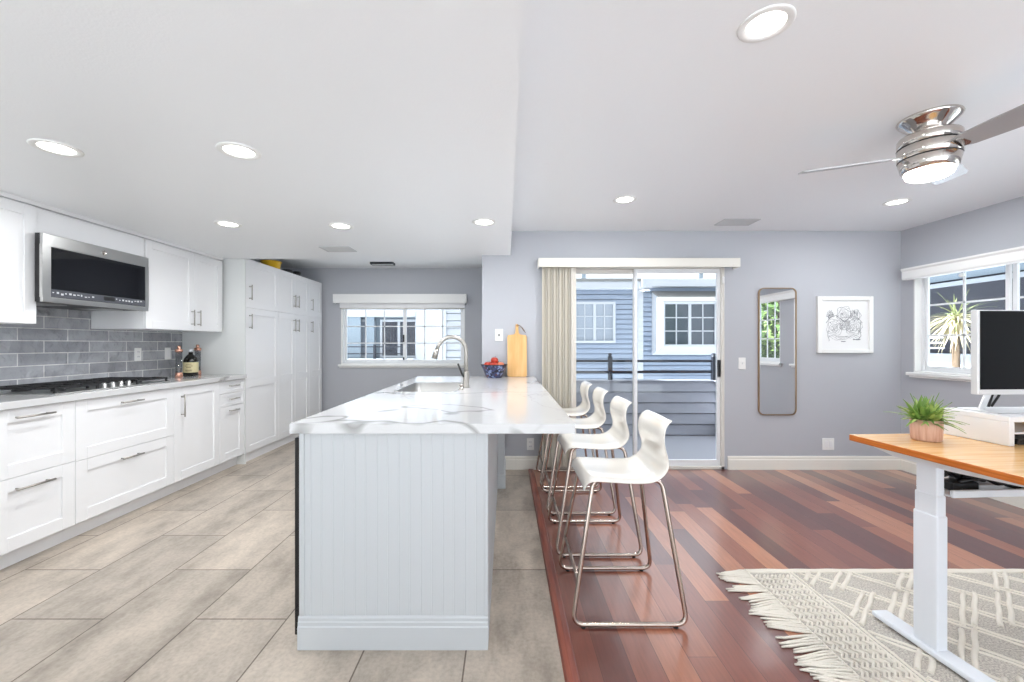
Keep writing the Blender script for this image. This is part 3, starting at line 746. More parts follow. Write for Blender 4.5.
# island worktop with a cut-out for the sink
def slab_with_hole(x0, x1, y0, y1, z0, z1, hole):
    b = BM()
    out = [b.verts.new((x, y, z1)) for x, y in ((x0, y0), (x1, y0), (x1, y1), (x0, y1))]
    inn = [b.verts.new((x, y, z1)) for x, y in hole]
    es = [b.edges.new((out[i], out[(i+1) % 4])) for i in range(4)]+[b.edges.new((inn[i], inn[(i+1) % len(inn)])) for i in range(len(inn))]
    bmesh.ops.triangle_fill(b, use_beauty=True, use_dissolve=False, edges=es)
    g = bmesh.ops.extrude_face_region(b, geom=b.faces[:])
    for v in g['geom']:
        if isinstance(v, bmesh.types.BMVert): v.co.z = z0
    return b
SX0, SX1, SY0, SY1 = -.76, -.345, 2.85, 3.53
hole = [((SX0+SX1)/2+p[0], (SY0+SY1)/2+p[1]) for p in rrect(SX1-SX0, SY1-SY0, .05, 6)]
b = slab_with_hole(-.882, .283, 1.711, YB-.0005, .895, .935, hole)
tag(obj('worktop', b, 'quartz'), 'long white veined quartz worktop on the kitchen island', 'countertop')
b = BM()
def ring(pts, z): return [b.verts.new((x, y, z)) for x, y in pts]
cx, cy = (SX0+SX1)/2, (SY0+SY1)/2
def rr(w, h, r): return [(cx+p[0], cy+p[1]) for p in rrect(w, h, r, 6)]
Wd, Hd = SX1-SX0, SY1-SY0
loops = [ring(rr(Wd+.022, Hd+.022, .06), .9353), ring(rr(Wd+.02, Hd+.02, .059), .9368), ring(rr(Wd-.004, Hd-.004, .05), .9362), ring(rr(Wd-.008, Hd-.008, .05), .72), ring(rr(Wd-.05, Hd-.05, .04), .70), ring(rr(.09, .09, .044), .695)]
for A, B in zip(loops, loops[1:]):
    for i in range(len(A)): f = b.faces.new((A[i], A[(i+1) % len(A)], B[(i+1) % len(A)], B[i])); f.smooth = True
b.faces.new(loops[-1])
sk = thing('sink', 'stainless sink set in the island worktop', 'sink', (cx, cy, .695))
obj('basin', b, 'steel', sk)
b = BM(); lathe(b, [(0, .6955), (.042, .6955), (.042, .699), (.03, .699), (.028, .6965), (0, .6965)], cx, cy, 24); obj('drain', b, 'chrome', sk)

# faucet
fx, fy = -.298, 3.14
fa = thing('faucet', 'brushed nickel gooseneck kitchen faucet beside the island sink', 'faucet', (fx, fy, .9355))
b = BM(); lathe(b, [(0, .9355), (.027, .9355), (.027, .945), (.024, .95), (.023, 1.045), (.02, 1.055), (0, 1.055)], fx, fy, 24); obj('base', b, 'steelmatte', fa)
arc = [(fx, fy, 1.05), (fx, fy, 1.13), (fx, fy, 1.205)]+[(fx-.108+.108*math.cos(a), fy, 1.205+.108*math.sin(a)) for a in [PI*k/14 for k in range(1, 13)]]
arc += [(fx-.219, fy, 1.215)]
b = BM(); tube(b, arc, .0145, 14); obj('spout', b, 'steelmatte', fa)
b = BM(); tube(b, [(fx-.218, fy, 1.22), (fx-.226, fy, 1.19), (fx-.238, fy, 1.15)], [.0165, .0205, .0225], 14); obj('spray_head', b, 'steelmatte', fa)
b = BM(); tube(b, [(fx-.015, fy-.012, 1.015), (fx-.03, fy-.02, 1.04), (fx-.058, fy-.03, 1.115)], [.007, .008, .007], 10); obj('lever', b, 'black', fa)
sd = thing('soap_dispenser', 'small nickel soap button at the faucet foot', 'dispenser', (fx-.02, fy-.16, .9355))
b = BM(); lathe(b, [(0, .9355), (.02, .9355), (.02, .942), (.011, .946), (.011, .965), (0, .965)], fx-.02, fy-.16, 20); obj('base', b, 'chrome', sd)
b = BM(); lathe(b, [(0, .965), (.014, .965), (.014, .975), (.01, .978), (0, .978)], fx-.02, fy-.16, 20); obj('button', b, 'chrome', sd)

# fruit bowl and fruit
bx, by, bz = -.115, 4.07, .9355
fbw = thing('fruit_bowl', 'dark blue patterned bowl of red fruit beside the cutting board', 'bowl', (bx, by, bz))
b = BM(); lathe(b, [(0, bz), (.075, bz), (.08, bz+.005), (.125, bz+.118), (.128, bz+.125), (.122, bz+.125), (.115, bz+.115), (.07, bz+.014), (0, bz+.012)], bx, by, 36); obj('bowl_body', b, 'bowl', fbw)
b = BM(); tube(b, [(bx+.126*math.cos(a), by+.126*math.sin(a), bz+.124) for a in [2*PI*k/36 for k in range(36)]], .004, 6, closed=True); obj('rim', b, 'black', fbw)
def apple():
    t = thing('apple', 'red apple in the patterned bowl', 'apple')
    b = BM(); lathe(b, [(0, -.030), (.011, -.032), (.023, -.029), (.0345, -.014), (.037, .003), (.0325, .02), (.019, .03), (.008, .028), (0, .022)], seg=20); obj('skin', b, 'apple', t)
    b = BM(); tube(b, [(0, 0, .024), (.002, 0, .036), (.006, 0, .043)], .0018, 6); obj('stem', b, 'stem', t)
    return t
ap = apple(); ap2 = None
an = lambda d: (.0655*math.cos(math.radians(d)), .0655*math.sin(math.radians(d)))
spots = [(*an(198), .118, 'red apple at the left rim of the patterned bowl'), (*an(270), .118, 'red apple at the front of the patterned bowl'), (*an(342), .118, 'pale red apple at the right rim of the patterned bowl, by the board'),
         (*an(126), .118, 'red apple at the back left of the patterned bowl'), (*an(54), .118, 'red apple at the back right of the patterned bowl'), (.004, -.004, .164, 'topmost red apple of the fruit in the patterned bowl')]
for i, (dx, dy, dz, lb) in enumerate(spots):
    loc = (bx+dx, by+dy, bz+dz)
    o = ap if i == 0 else dup(ap, loc)
    o.location = loc; o['label'] = lb; o['group'] = 'apples in the patterned bowl'; o.rotation_euler = (random.uniform(-.25, .25), random.uniform(-.25, .25), random.uniform(0, 6))
    if i == 2:
        for c_ in kids(o):
            if c_.name.startswith('skin'): c_.data = c_.data.copy(); c_.data.materials[0] = M['peach']
# cutting board leaning on the wall
cb_ = thing('cutting_board', 'wooden paddle cutting board leaning on the wall at the island end', 'cutting board', (.11, 4.17, .9355))
tilt = Matrix.Translation((.11, 4.165, .9365)) @ Matrix.Rotation(math.radians(-4.2), 4, 'X')
b = BM(); hw = .097
pl = [(-hw, .01), (-hw+.01, 0), (hw-.01, 0), (hw, .01), (hw, .395), (hw-.008, .412), (.03, .42), (.017, .435), (.014, .48), (.016, .51), (.009, .522), (-.009, .522), (-.016, .51), (-.014, .48), (-.017, .435), (-.03, .42), (-hw+.008, .412), (-hw, .395)]
extrude_poly(b, pl, lambda p: (p[0], -.009, p[1]), lambda p: (p[0], .009, p[1])); b.transform(tilt); obj('board', b, 'board', cb_)
b = BM(); lathe(b, [(0, -.0005), (.006, -.0005), (.006, .0005), (0, .0005)], seg=14); b.transform(tilt @ Matrix.Translation((0, -.0095, .505)) @ Matrix.Rotation(PI/2, 4, 'X')); obj('hanging_hole', b, 'black', cb_)
b = BM(); tube(b, [tilt @ Vector(p) for p in ((0, -.011, .515), (.022, -.012, .51), (.05, -.012, .49), (.075, -.012, .455), (.085, -.012, .435), (.07, -.012, .45), (.04, -.012, .50), (.002, -.011, .517))], .0025, 6); obj('cord', b, 'cord', cb_)

# ------------------------------------------------------------------ bar stools
def make_stool():
    t = thing('bar_stool', 'white shell bar stool', 'stool')
    # side profile in (x, z), x from the front lip to the backrest
    ctrl = [(-.196, .600), (-.194, .628), (-.182, .648), (-.155, .658), (-.09, .654), (-.01, .648), (.07, .646), (.128, .652), (.160, .670), (.176, .702), (.172, .742), (.158, .782), (.152, .825), (.160, .868), (.178, .895), (.203, .906)]
    b = BM(); ny = 14; top = []
    for i, (x, z) in enumerate(ctrl):
        row = []
        f = i/(len(ctrl)-1)
        hw = .205-.018*max(0, (f-.45)/.55)
        if i < 3: hw -= .018*(1-i/3)**2
        if i > len(ctrl)-4: hw -= .006*(i-(len(ctrl)-4))
        if 8 <= i <= 12: hw -= .012*(1-abs(i-10)/3)
        for k in range(ny+1):
            u = -1+2*k/ny; edge = abs(u)**5
            dish = 1-abs(u)**2.2
            zz = z-(.010*dish if 2 < i < 9 else 0)-(.018*edge if i < 8 else 0); xx = x+(.016*dish if i >= 8 else 0)-.0*edge
            if i >= 8: xx += .014*edge
            row.append(b.verts.new((xx, u*hw, zz)))
        top.append(row)
    for A, B in zip(top, top[1:]):
        for k in range(ny): b.faces.new((A[k], A[k+1], B[k+1], B[k])).smooth = True
    bmesh.ops.recalc_face_normals(b, faces=b.faces[:])
    o = obj('seat_shell', b, 'seat', t)
    so = o.modifiers.new('thickness', 'SOLIDIFY'); so.thickness = .010; so.offset = 0
    ss = o.modifiers.new('smooth', 'SUBSURF'); ss.levels = 1; ss.render_levels = 2
    r = .0105
    for s in (-1, 1):
        y = .235*s; yt = .165*s
        pts = [(-.09, yt*.92, .634), (-.152, yt, .630), (-.258, y, r+.004), (.252, y, r+.004), (.165, yt, .630), (.09, yt*.92, .634)]
        b = BM(); tube(b, fillet(pts, .045, 6), r, 10); obj('leg_frame', b, 'tube', t)
        for x in (-.21, .20):
            b = BM(); lathe(b, [(0, 0), (.011, 0), (.011, .006), (0, .006)], x, y, 12); obj('foot_pad', b, 'black', t)
    b = BM(); tube(b, [(-.09, -.155, .633), (-.09, .155, .633)], .009, 10); obj('cross_bar', b, 'tube', t)
    b = BM(); tube(b, [(.09, -.155, .633), (.09, .155, .633)], .009, 10); obj('cross_bar', b, 'tube', t)
    b = BM(); tube(b, [(-.228, -.212, .20), (-.228, .212, .20)], .009, 10); obj('foot_rest', b, 'tube', t)
    return t
st0 = make_stool()
for i, (y, dx, lb) in enumerate(((2.10, 0, 'white shell bar stool nearest the camera'), (2.716, .0, 'second white bar stool from the camera'), (3.328, .005, 'third white bar stool from the camera'), (3.89, 0, 'white bar stool farthest from the camera, by the blinds'))):
    o = st0 if i == 0 else dup(st0, (0, 0, 0))
    o.location = (.553+dx, y, .0); o['label'] = lb+', at the island worktop edge'; o['group'] = 'bar stools along the island'

# ------------------------------------------------------------------ mirror and picture on the back wall
mi = thing('wall_mirror', 'tall narrow mirror with rounded bronze frame on the grey wall', 'mirror', (2.718, YB, .547))
mc = Vector((2.718, 0, 1.185)); mw_, mh_ = .378, 1.275
b = BM()
lp = [[(mc.x+p[0], y, mc.z+p[1]) for p in rrect(mw_-2*i, mh_-2*i, .055-i, 8)] for i, y in ((0, YB-.001), (0, YB-.022), (.008, YB-.022), (.008, YB-.012))]
rg = [[b.verts.new(p) for p in l] for l in lp]
for A, B in zip(rg, rg[1:]):
    for i in range(len(A)): b.faces.new((A[i], A[(i+1) % len(A)], B[(i+1) % len(A)], B[i]))
obj('frame', b, 'bronze', mi)
b = BM(); extrude_poly(b, rrect(mw_-.022, mh_-.022, .045, 8), lambda p: (mc.x+p[0], YB-.002, mc.z+p[1]), lambda p: (mc.x+p[0], YB-.014, mc.z+p[1])); obj('mirror_glass', b, 'mirror', mi)

pc = thing('framed_drawing', 'square ink drawing in a white frame on the grey wall', 'picture', (3.39, YB, 1.17))
x0, x1, z0, z1 = 3.113, 3.668, 1.17, 1.737; fw = .04
b = BM(); box(b, x0, x0+fw, YB-.032, YB-.001, z0, z1, .003); box(b, x1-fw, x1, YB-.032, YB-.001, z0, z1, .003); box(b, x0+fw, x1-fw, YB-.032, YB-.001, z0, z0+fw, .003); box(b, x0+fw, x1-fw, YB-.032, YB-.001, z1-fw, z1, .003)
obj('frame', b, 'trimwhite', pc)
b = BM(); box(b, x0+.03, x1-.03, YB-.012, YB-.001, z0+.03, z1-.03); obj('mat_board', b, 'paper', pc)
b = BM(); rnd = random.Random(11)
def ink(pts, r=.0012):
    tube(b, [(3.39+p[0]*1.08, YB-.0125, 1.45+p[1]*1.08) for p in pts], r, 4)
def ringk(cx_, cy_, r, wob=.15, n=18, th=.0011, sq=1.0):
    ph = rnd.random()*6; k = rnd.choice([3, 4, 5])
    ink([(cx_+r*(1+wob*math.sin(k*a+ph))*math.cos(a), cy_+sq*r*(1+wob*math.sin(k*a+ph))*math.sin(a)) for a in [2*PI*i/n for i in range(n+1)]], th)
for cx_, cy_, r in ((-.09, -.02, .075), (.085, -.02, .075), (-.005, .10, .07), (.005, -.0, .05), (-.13, .095, .03), (.10, .09, .05)):
    for q in (1, .8, .6, .42, .25, .12): ringk(cx_+rnd.uniform(-.004, .004), cy_+rnd.uniform(-.004, .004), r*q, .12, 20, .0012)
    for k in range(22):
        a = rnd.random()*2*PI; rr0 = r*rnd.uniform(.15, .95); L = rnd.uniform(.008, .028); a2 = a+rnd.uniform(-1, 1)
        p = (cx_+rr0*math.cos(a), cy_+rr0*math.sin(a)); ink([p, (p[0]+L*.5*math.cos(a2)+.003, p[1]+L*.5*math.sin(a2)), (p[0]+L*math.cos(a2), p[1]+L*math.sin(a2))], .0012)
for k in range(8):
    ink([(-.15+.3*i/14, -.115-.006*k*.5+.02*math.sin(i*.7+k)) for i in range(15)] if k < 3 else [(rnd.uniform(-.15, .15), rnd.uniform(-.135, -.1)), (rnd.uniform(-.1, .1), -.12+rnd.uniform(-.02, .02))], .001)
ink([(-.15, -.05), (-.155, -.1), (-.14, -.14), (-.145, -.15)], .002); ink([(.15, .03), (.145, -.05), (.155, -.10), (.13, -.13)], .002)
ink([(-.17, .02), (-.13, .07), (-.08, .09), (0, .03), (.07, .09), (.13, .06), (.165, .02)], .0022)
ink([(.08, -.135), (.145, -.133)], .003); ink([(-.03, -.152), (.01, -.152)], .0035)
obj('ink_drawing', b, 'ink', pc)

# ------------------------------------------------------------------ ceiling lights, vents, fan
def downlight():
    t = thing('recessed_light', 'recessed ceiling light', 'ceiling light')
    b = BM(); lathe(b, [(.062, 0), (.064, -.004), (.085, -.006), (.09, -.003), (.09, 0)], seg=32); obj('trim_ring', b, 'lightbody', t)
    b = BM(); lathe(b, [(0, -.0015), (.062, -.0015), (.062, 0), (0, 0)], seg=32); obj('lens', b, 'lens', t)
    ld = bpy.data.lights.new('bulb', 'AREA'); ld.shape = 'DISK'; ld.size = .12; ld.energy = DOWNLIGHT_W; ld.color = (.96, .98, 1); ld.spread = PI
    lo = bpy.data.objects.new('bulb', ld); C.objects.link(lo); lo.parent = t; lo.location = (0, 0, -.01)
    return t
dl = downlight()
for i, (x, y, z, lb) in enumerate(((-2.04, 1.907, ZK, 'kitchen ceiling light nearest the microwave, front row left'), (-1.231, 1.937, ZK, 'kitchen ceiling light in the front row, right of the microwave side one'),
        (-2.06, 3.115, ZK, 'kitchen ceiling light in the back row above the wall cabinets'), (-1.245, 3.168, ZK, 'kitchen ceiling light in the back row beside the ceiling vent'), (-.16, 3.064, ZK, 'kitchen ceiling light above the island sink, by the ceiling step'),
        (.922, 1.49, ZL, 'large bright ceiling light at the top edge of the photo'), (.935, 3.30, ZL, 'living area ceiling light above the sliding door stools'), (3.125, 3.357, ZL, 'living area ceiling light behind the ceiling fan'), (-1.55, 5.0, ZL, 'ceiling light added out of sight to brighten the raised kitchen nook'))):  # last entry is an added lamp, hidden from view, that brightens the nook
    o = dl if i == 0 else dup(dl, (x, y, z)); o.location = (x, y, z); o['label'] = 'round recessed '+lb; o['group'] = 'recessed ceiling lights'

def vent(label, x, y, z, w, d, dark=False):
    t = thing('ceiling_vent', label, 'vent', (x, y, z))
    b = BM(); f = .022
    box(b, x-w/2, x+w/2, y-d/2, y-d/2+f, z-.008, z, .002); box(b, x-w/2, x+w/2, y+d/2-f, y+d/2, z-.008, z, .002); box(b, x-w/2, x-w/2+f, y-d/2+f, y+d/2-f, z-.008, z, .002); box(b, x+w/2-f, x+w/2, y-d/2+f, y+d/2-f, z-.008, z, .002)
    obj('vent_frame', b, 'grille', t)
    b = BM(); box(b, x-w/2+f, x+w/2-f, y-d/2+f, y+d/2-f, z-.0015, z-.0005); obj('backing', b, 'ventdark', t)
    n = int((d-2*f)/.02)
    for k in range(n):
        yy = y-d/2+f+(k+.5)*(d-2*f)/n; b = BM()
        extrude_poly(b, [(-.006, -.001), (-.005, 0), (.006, -.007), (.005, -.008)], lambda p: (x-w/2+f, yy+p[0], z-.001+p[1]*.9), lambda p: (x+w/2-f, yy+p[0], z-.001+p[1]*.9)); obj('louver', b, 'grille', t)
vent('white louvered vent in the dropped kitchen ceiling', -1.57, 3.93, ZK, .28, .2)
vent('white louvered vent in the living area ceiling above the door', 2.145, 3.90, ZL, .33, .2)
t = thing('ceiling_vent', 'dark slot vent in the raised ceiling before the kitchen window', 'vent', (-1.72, 5.86, ZL))
b = BM(); box(b, -1.88, -1.865, 5.80, 5.92, ZL-.03, ZL, .002); box(b, -1.575, -1.56, 5.80, 5.92, ZL-.03, ZL, .002); box(b, -1.865, -1.575, 5.80, 5.815, ZL-.03, ZL, .002); box(b, -1.865, -1.575, 5.905, 5.92, ZL-.03, ZL, .002)
obj('vent_frame', b, 'ventdark', t)
b = BM(); box(b, -1.865, -1.575, 5.815, 5.905, ZL-.028, ZL-.001); obj('diffuser', b, 'grille', t)

FX, FY = 2.125, 2.11
fan = thing('ceiling_fan', 'polished nickel ceiling fan with grey blades and a round light', 'ceiling fan', (FX, FY, 2.09))
b = BM(); lathe(b, [(0, ZL), (.122, ZL), (.124, ZL-.006), (.120, ZL-.014), (.112, ZL-.024), (.098, ZL-.036), (.070, ZL-.070), (.066, ZL-.084), (.066, ZL-.092), (0, ZL-.092)], FX, FY, 48); obj('canopy', b, 'chrome', fan)
b = BM(); lathe(b, [(0, 2.312), (.09, 2.312), (.116, 2.305), (.122, 2.295), (.122, 2.258), (.119, 2.256), (.119, 2.252), (.122, 2.250), (.1195, 2.195), (.1165, 2.193), (.1165, 2.189), (.119, 2.187), (.108, 2.135), (.100, 2.128), (.09, 2.128), (0, 2.135)], FX, FY, 48); mo = obj('motor_housing', b, 'chrome', fan)
b = BM()
for zz, rr_ in ((2.254, .1205), (2.191, .118)): tube(b, [(FX+rr_*math.cos(a), FY+rr_*math.sin(a), zz) for a in [2*PI*k/48 for k in range(48)]], .0028, 6, closed=True)
obj('seam', b, 'black', mo)
b = BM(); lathe(b, [(.094, 2.131), (.095, 2.12), (.088, 2.104), (.07, 2.093), (.04, 2.087), (0, 2.085)], FX, FY, 40); obj('light_lens', b, 'lens', fan)
for ang in (155, 275, 35):
    a = math.radians(ang); p = math.radians(15)
    b = BM(); pl = [(.10, -.03), (.16, -.052), (.30, -.064), (.50, -.07), (.525, -.066), (.54, -.05), (.54, .05), (.525, .066), (.50, .07), (.30, .064), (.16, .052), (.10, .03)]
    extrude_poly(b, pl, lambda q: (q[0], q[1], -.003), lambda q: (q[0], q[1], .003))
    b.transform(Matrix.Translation((FX, FY, 2.212)) @ Matrix.Rotation(a, 4, 'Z') @ Matrix.Rotation(-p, 4, 'X')); bl = obj('blade', b, 'blade', fan)
    b = BM(); extrude_poly(b, [(.10, -.028), (.15, -.034), (.165, -.02), (.165, .02), (.15, .034), (.10, .028)], lambda q: (q[0], q[1], -.006), lambda q: (q[0], q[1], -.003))
    b.transform(Matrix.Translation((FX, FY, 2.212)) @ Matrix.Rotation(a, 4, 'Z') @ Matrix.Rotation(-p, 4, 'X')); obj('blade_iron', b, 'chrome', bl)
ld = bpy.data.lights.new('bulb', 'AREA'); ld.shape = 'DISK'; ld.size = .16; ld.energy = FAN_W; ld.color = (.96, .98, 1)
lo = bpy.data.objects.new('bulb', ld); C.objects.link(lo); lo.parent = fan; lo.location = (0, 0, -.012)

# ------------------------------------------------------------------ rug
rg_ = thing('area_rug', 'cream and grey woven rug with lattice ropes and fringe under the desk', 'rug', (2.4, 1.3, 0))
RX0, RX1, RY0, RY1, RT = 1.32, 3.45, .35, 2.33, .007
b = BM(); box(b, RX0, RX1, RY0, RY1, .0005, RT, .002); obj('base_weave', b, 'weave', rg_)
b = BM()
def rope(pts, r=.006, z=RT): tube(b, [(p[0], p[1], z) for p in pts], r, 6)
def clip(p, q, x0, x1, y0, y1):
    t0, t1 = 0., 1.; dx, dy = q[0]-p[0], q[1]-p[1]
    for P_, Q_ in ((-dx, p[0]-x0), (dx, x1-p[0]), (-dy, p[1]-y0), (dy, y1-p[1])):
        if abs(P_) < 1e-9:
            if Q_ < 0: return None
        else:
            t = Q_/P_
            if P_ < 0: t0 = max(t0, t)
            else: t1 = min(t1, t)
    return None if t0 >= t1 else ((p[0]+dx*t0, p[1]+dy*t0), (p[0]+dx*t1, p[1]+dy*t1))
def wobble(p, q, r, amp=.004):
    n = max(2, int(math.hypot(q[0]-p[0], q[1]-p[1])/.035)); ph = random.random()*6
    nx, ny = -(q[1]-p[1]), q[0]-p[0]; L = math.hypot(nx, ny)
    rope([(p[0]+(q[0]-p[0])*i/n+nx/L*amp*math.sin(i*1.3+ph), p[1]+(q[1]-p[1])*i/n+ny/L*amp*math.sin(i*1.3+ph)) for i in range(n+1)], r)
# selvedges along the two long sides
for y in (RY1-.008, RY1-.024, RY0+.012): wobble((RX0, y), (RX1, y), .009, .002)
# lattice: thin double ropes one way, thick white double rungs the other
LX0 = RX0+.26
area = (LX0, RX1-.02, RY0+.03, RY1-.035)
per = .235
for k in range(-10, 16):
    for o_ in (-.02, .02):
        c0 = LX0+k*per*1.1+o_; s = clip((c0, RY1), (c0+2.1, RY1-2.1), *area)
        if s: wobble(s[0], s[1], .0062, .003)
obj('thin_rope', b, 'ropewhite', rg_); b = BM()
for k in range(-2, 20):
    for o_ in (-.028, .028):
        c0 = LX0+k*per*.72+o_
        # rungs: broken into pieces that skip every other gap of the lattice
        L = .42; n = 6
        for j in range(n):
            if (j+k) % 3 == 2: continue
            p = (c0+.2-j*.30, RY1+.05-j*.27); q = (p[0]-.27, p[1]-.243)
            s = clip(p, q, *area)
            if s: wobble(s[0], s[1], .0105, .002)
obj('tufted_rung', b, 'ropewhite', rg_); b = BM()
for k in range(5):      # chevron braids along the fringed end
    x = RX0+.026+k*.042; n = int((RY1-RY0-.05)/.024)
    rope([(x+(.012 if i % 2 else -.012), RY0+.025+i*.024) for i in range(n)], .0072, RT+.001)
    rope([(x+.019+(.010 if i % 2 else -.010), RY0+.025+i*.024) for i in range(n)], .0062, RT)
for x in (RX0+.006, RX0+.225, RX0+.245): wobble((x, RY0+.01), (x, RY1-.01), .0055, .001)
obj('chevron_braid', b, 'ropewhite', rg_)
for i in range(64):
    b = BM(); y = RY1-.015-i*.0305; bend = .035*math.sin(i*.55)+random.uniform(-.022, .022); L = random.uniform(.14, .19)
    for s in (-.0065, .0065):
        e = random.uniform(-.006, .006)
        pts = [(RX0+.006, y+s, .0075), (RX0-.03, y+s*1.1+bend*.15, .0085), (RX0-L*.5, y+s*1.2+bend*.5+e, .0065), (RX0-L*.8, y+s*1.3+bend*.9+e, .006), (RX0-L+random.uniform(-.008, .008), y+s*1.6+bend*1.0+e*2, .0055)]
        tube(b, pts, [.0055, .006, .006, .0055, .0035], 6)
    obj('tassel', b, 'ropewhite', rg_)

# ------------------------------------------------------------------ desk
TX0, TX1, TY0, TY1, TZ = 1.6115, 3.05, 1.225, 1.963, .84
dk = thing('standing_desk', 'white-legged standing desk with honey wood top on the rug', 'desk', (1.73, 1.715, .0))
b = BM(); box(b, TX0, TX1, TY0, TY1, TZ-.028, TZ, .003, 2)
for f in b.faces:
    if abs(f.normal.z) < .5: f.material_index = 1
obj('desktop', b, ['deskwood', 'deskedge'], dk)
ZR = .0182
for lx in (1.7285, 2.93):
    cy_ = 1.7125
    b = BM(); box(b, lx-.04, lx+.035, 1.28, 1.93, ZR, ZR+.022, .006, 2); ft = obj('foot', b, 'deskmetal', dk)
    b = BM(); box(b, lx-.0235, lx+.0235, cy_-.0475, cy_+.0475, ZR+.021, .575, .006, 2); lg = obj('leg', b, 'deskmetal', dk)
    b = BM(); box(b, lx-.0205, lx+.0205, cy_-.0435, cy_+.0435, .57, .655, .005, 2); obj('inner_tube', b, 'deskmetal', lg)
    b = BM(); box(b, lx-.0175, lx+.0175, cy_-.0395, cy_+.0395, .65, .78, .004, 2); obj('inner_tube', b, 'deskmetal', lg)
    b = BM(); extrude_poly(b, [(TY1-.03, TZ-.0285), (TY1-.03, TZ-.044), (1.82, TZ-.066), (1.60, TZ-.066), (TY0+.04, TZ-.044), (TY0+.04, TZ-.0285)], lambda p: (lx-.045, p[0], p[1]), lambda p: (lx+.045, p[0], p[1])); obj('side_bracket', b, 'deskmetal', dk)
b = BM(); box(b, 1.70, 2.95, 1.75, 1.79, TZ-.062, TZ-.03, .003); box(b, 1.70, 2.95, 1.62, 1.66, TZ-.062, TZ-.03, .003); obj('cross_rail', b, 'deskmetal', dk)
b = BM(); box(b, 1.84, 2.80, 1.72, 1.735, .625, .655, .003); box(b, 1.84, 2.80, 1.735, 1.87, .625, .632, .002); box(b, 1.84, 2.80, 1.86, 1.87, .632, .655, .003)
for x in (2.0, 2.7): box(b, x-.01, x+.01, 1.862, 1.868, .65, TZ-.029, .001)
obj('cable_tray', b, 'deskmetal', dk)
cb2 = thing('cable_bundle', 'tangle of black cables lying in the tray under the desk', 'cables', (2.1, 1.8, .6335)); rnd = random.Random(5)
for k in range(12):
    x = 1.90+rnd.random()*.08; pts = []
    for i in range(9):
        pts.append((x+i*.075, 1.80+rnd.uniform(-.04, .04), .648+abs(math.sin(i*1.1+k))*.055*(1-i/14)+.004*(k % 3)))
    b = BM(); tube(b, fillet(pts, .03, 3), .0055+.003*(k % 2), 6); obj('cable', b, 'black', cb2)
b = BM(); box(b, 2.2, 2.38, 1.765, 1.825, .6335, .68, .006, 2); obj('power_brick', b, 'black', cb2)
b = BM(); box(b, 1.90, 2.02, 1.77, 1.84, .6335, .67, .006, 2); obj('adapter', b, 'iron', cb2)

# monitor riser
rs_ = thing('monitor_riser', 'white monitor riser shelf standing on the wooden desk', 'shelf', (2.40, 1.82, TZ))
b = BM(); box(b, 2.062, 2.74, 1.70, 1.948, .938, .962, .003); obj('top_shelf', b, 'white', rs_)
for x in (2.062, 2.716):
    b = BM(); box(b, x, x+.024, 1.70, 1.948, TZ+.0005, .938, .002); obj('side_panel', b, 'white', rs_)
b = BM(); box(b, 2.094, 2.716, 1.72, 1.93, .885, .893, .001); obj('middle_shelf', b, 'white', rs_)
b = BM(); box(b, 2.094, 2.716, 1.925, 1.933, .893, .938, .001); obj('back_panel', b, 'woodbox', rs_)
b = BM(); box(b, 2.13, 2.34, 1.72, 1.90, TZ+.0005, .864, .003)
tag(obj('notebook', b, 'black', None, 'base'), 'dark notebook lying in the lower gap of the white riser', 'notebook')

# monitor
mn = thing('computer_monitor', 'silver framed computer monitor with a black screen on the white riser', 'monitor', (2.345, 1.84, .9625))
b = BM(); box(b, 2.074, 2.69, 1.82, 1.848, 1.037, 1.410, .004, 2); obj('casing', b, 'silver', mn)
b = BM(); box(b, 2.085, 2.679, 1.8185, 1.822, 1.060, 1.4055, .0005); obj('screen', b, 'monitor', mn)
b = BM()
for s in (-1, 1):
    x = 2.375+s*.21
    extrude_poly(b, [(x+s*.040, .9625), (x+s*.040, .968), (x-s*.002, 1.06), (x-s*.030, 1.06), (x+s*.012, .968), (x+s*.012, .9625)], lambda p: (p[0], 1.853, p[1]), lambda p: (p[0], 1.861, p[1]))
box(b, 2.17, 2.58, 1.849, 1.861, 1.05, 1.16, .003)
obj('stand', b, 'silver', mn)
b = BM(); box(b, 2.09, 2.60, 1.76, 1.92, .9625, .9675, .002); obj('stand_base', b, 'silver', mn)
b = BM(); tube(b, [(2.235, 1.875, 1.08), (2.232, 1.89, 1.02), (2.23, 1.90, .972)], .005, 8); tube(b, [(2.275, 1.875, 1.08), (2.265, 1.89, 1.02), (2.25, 1.905, .972)], .005, 8); obj('cable', b, 'black', mn)

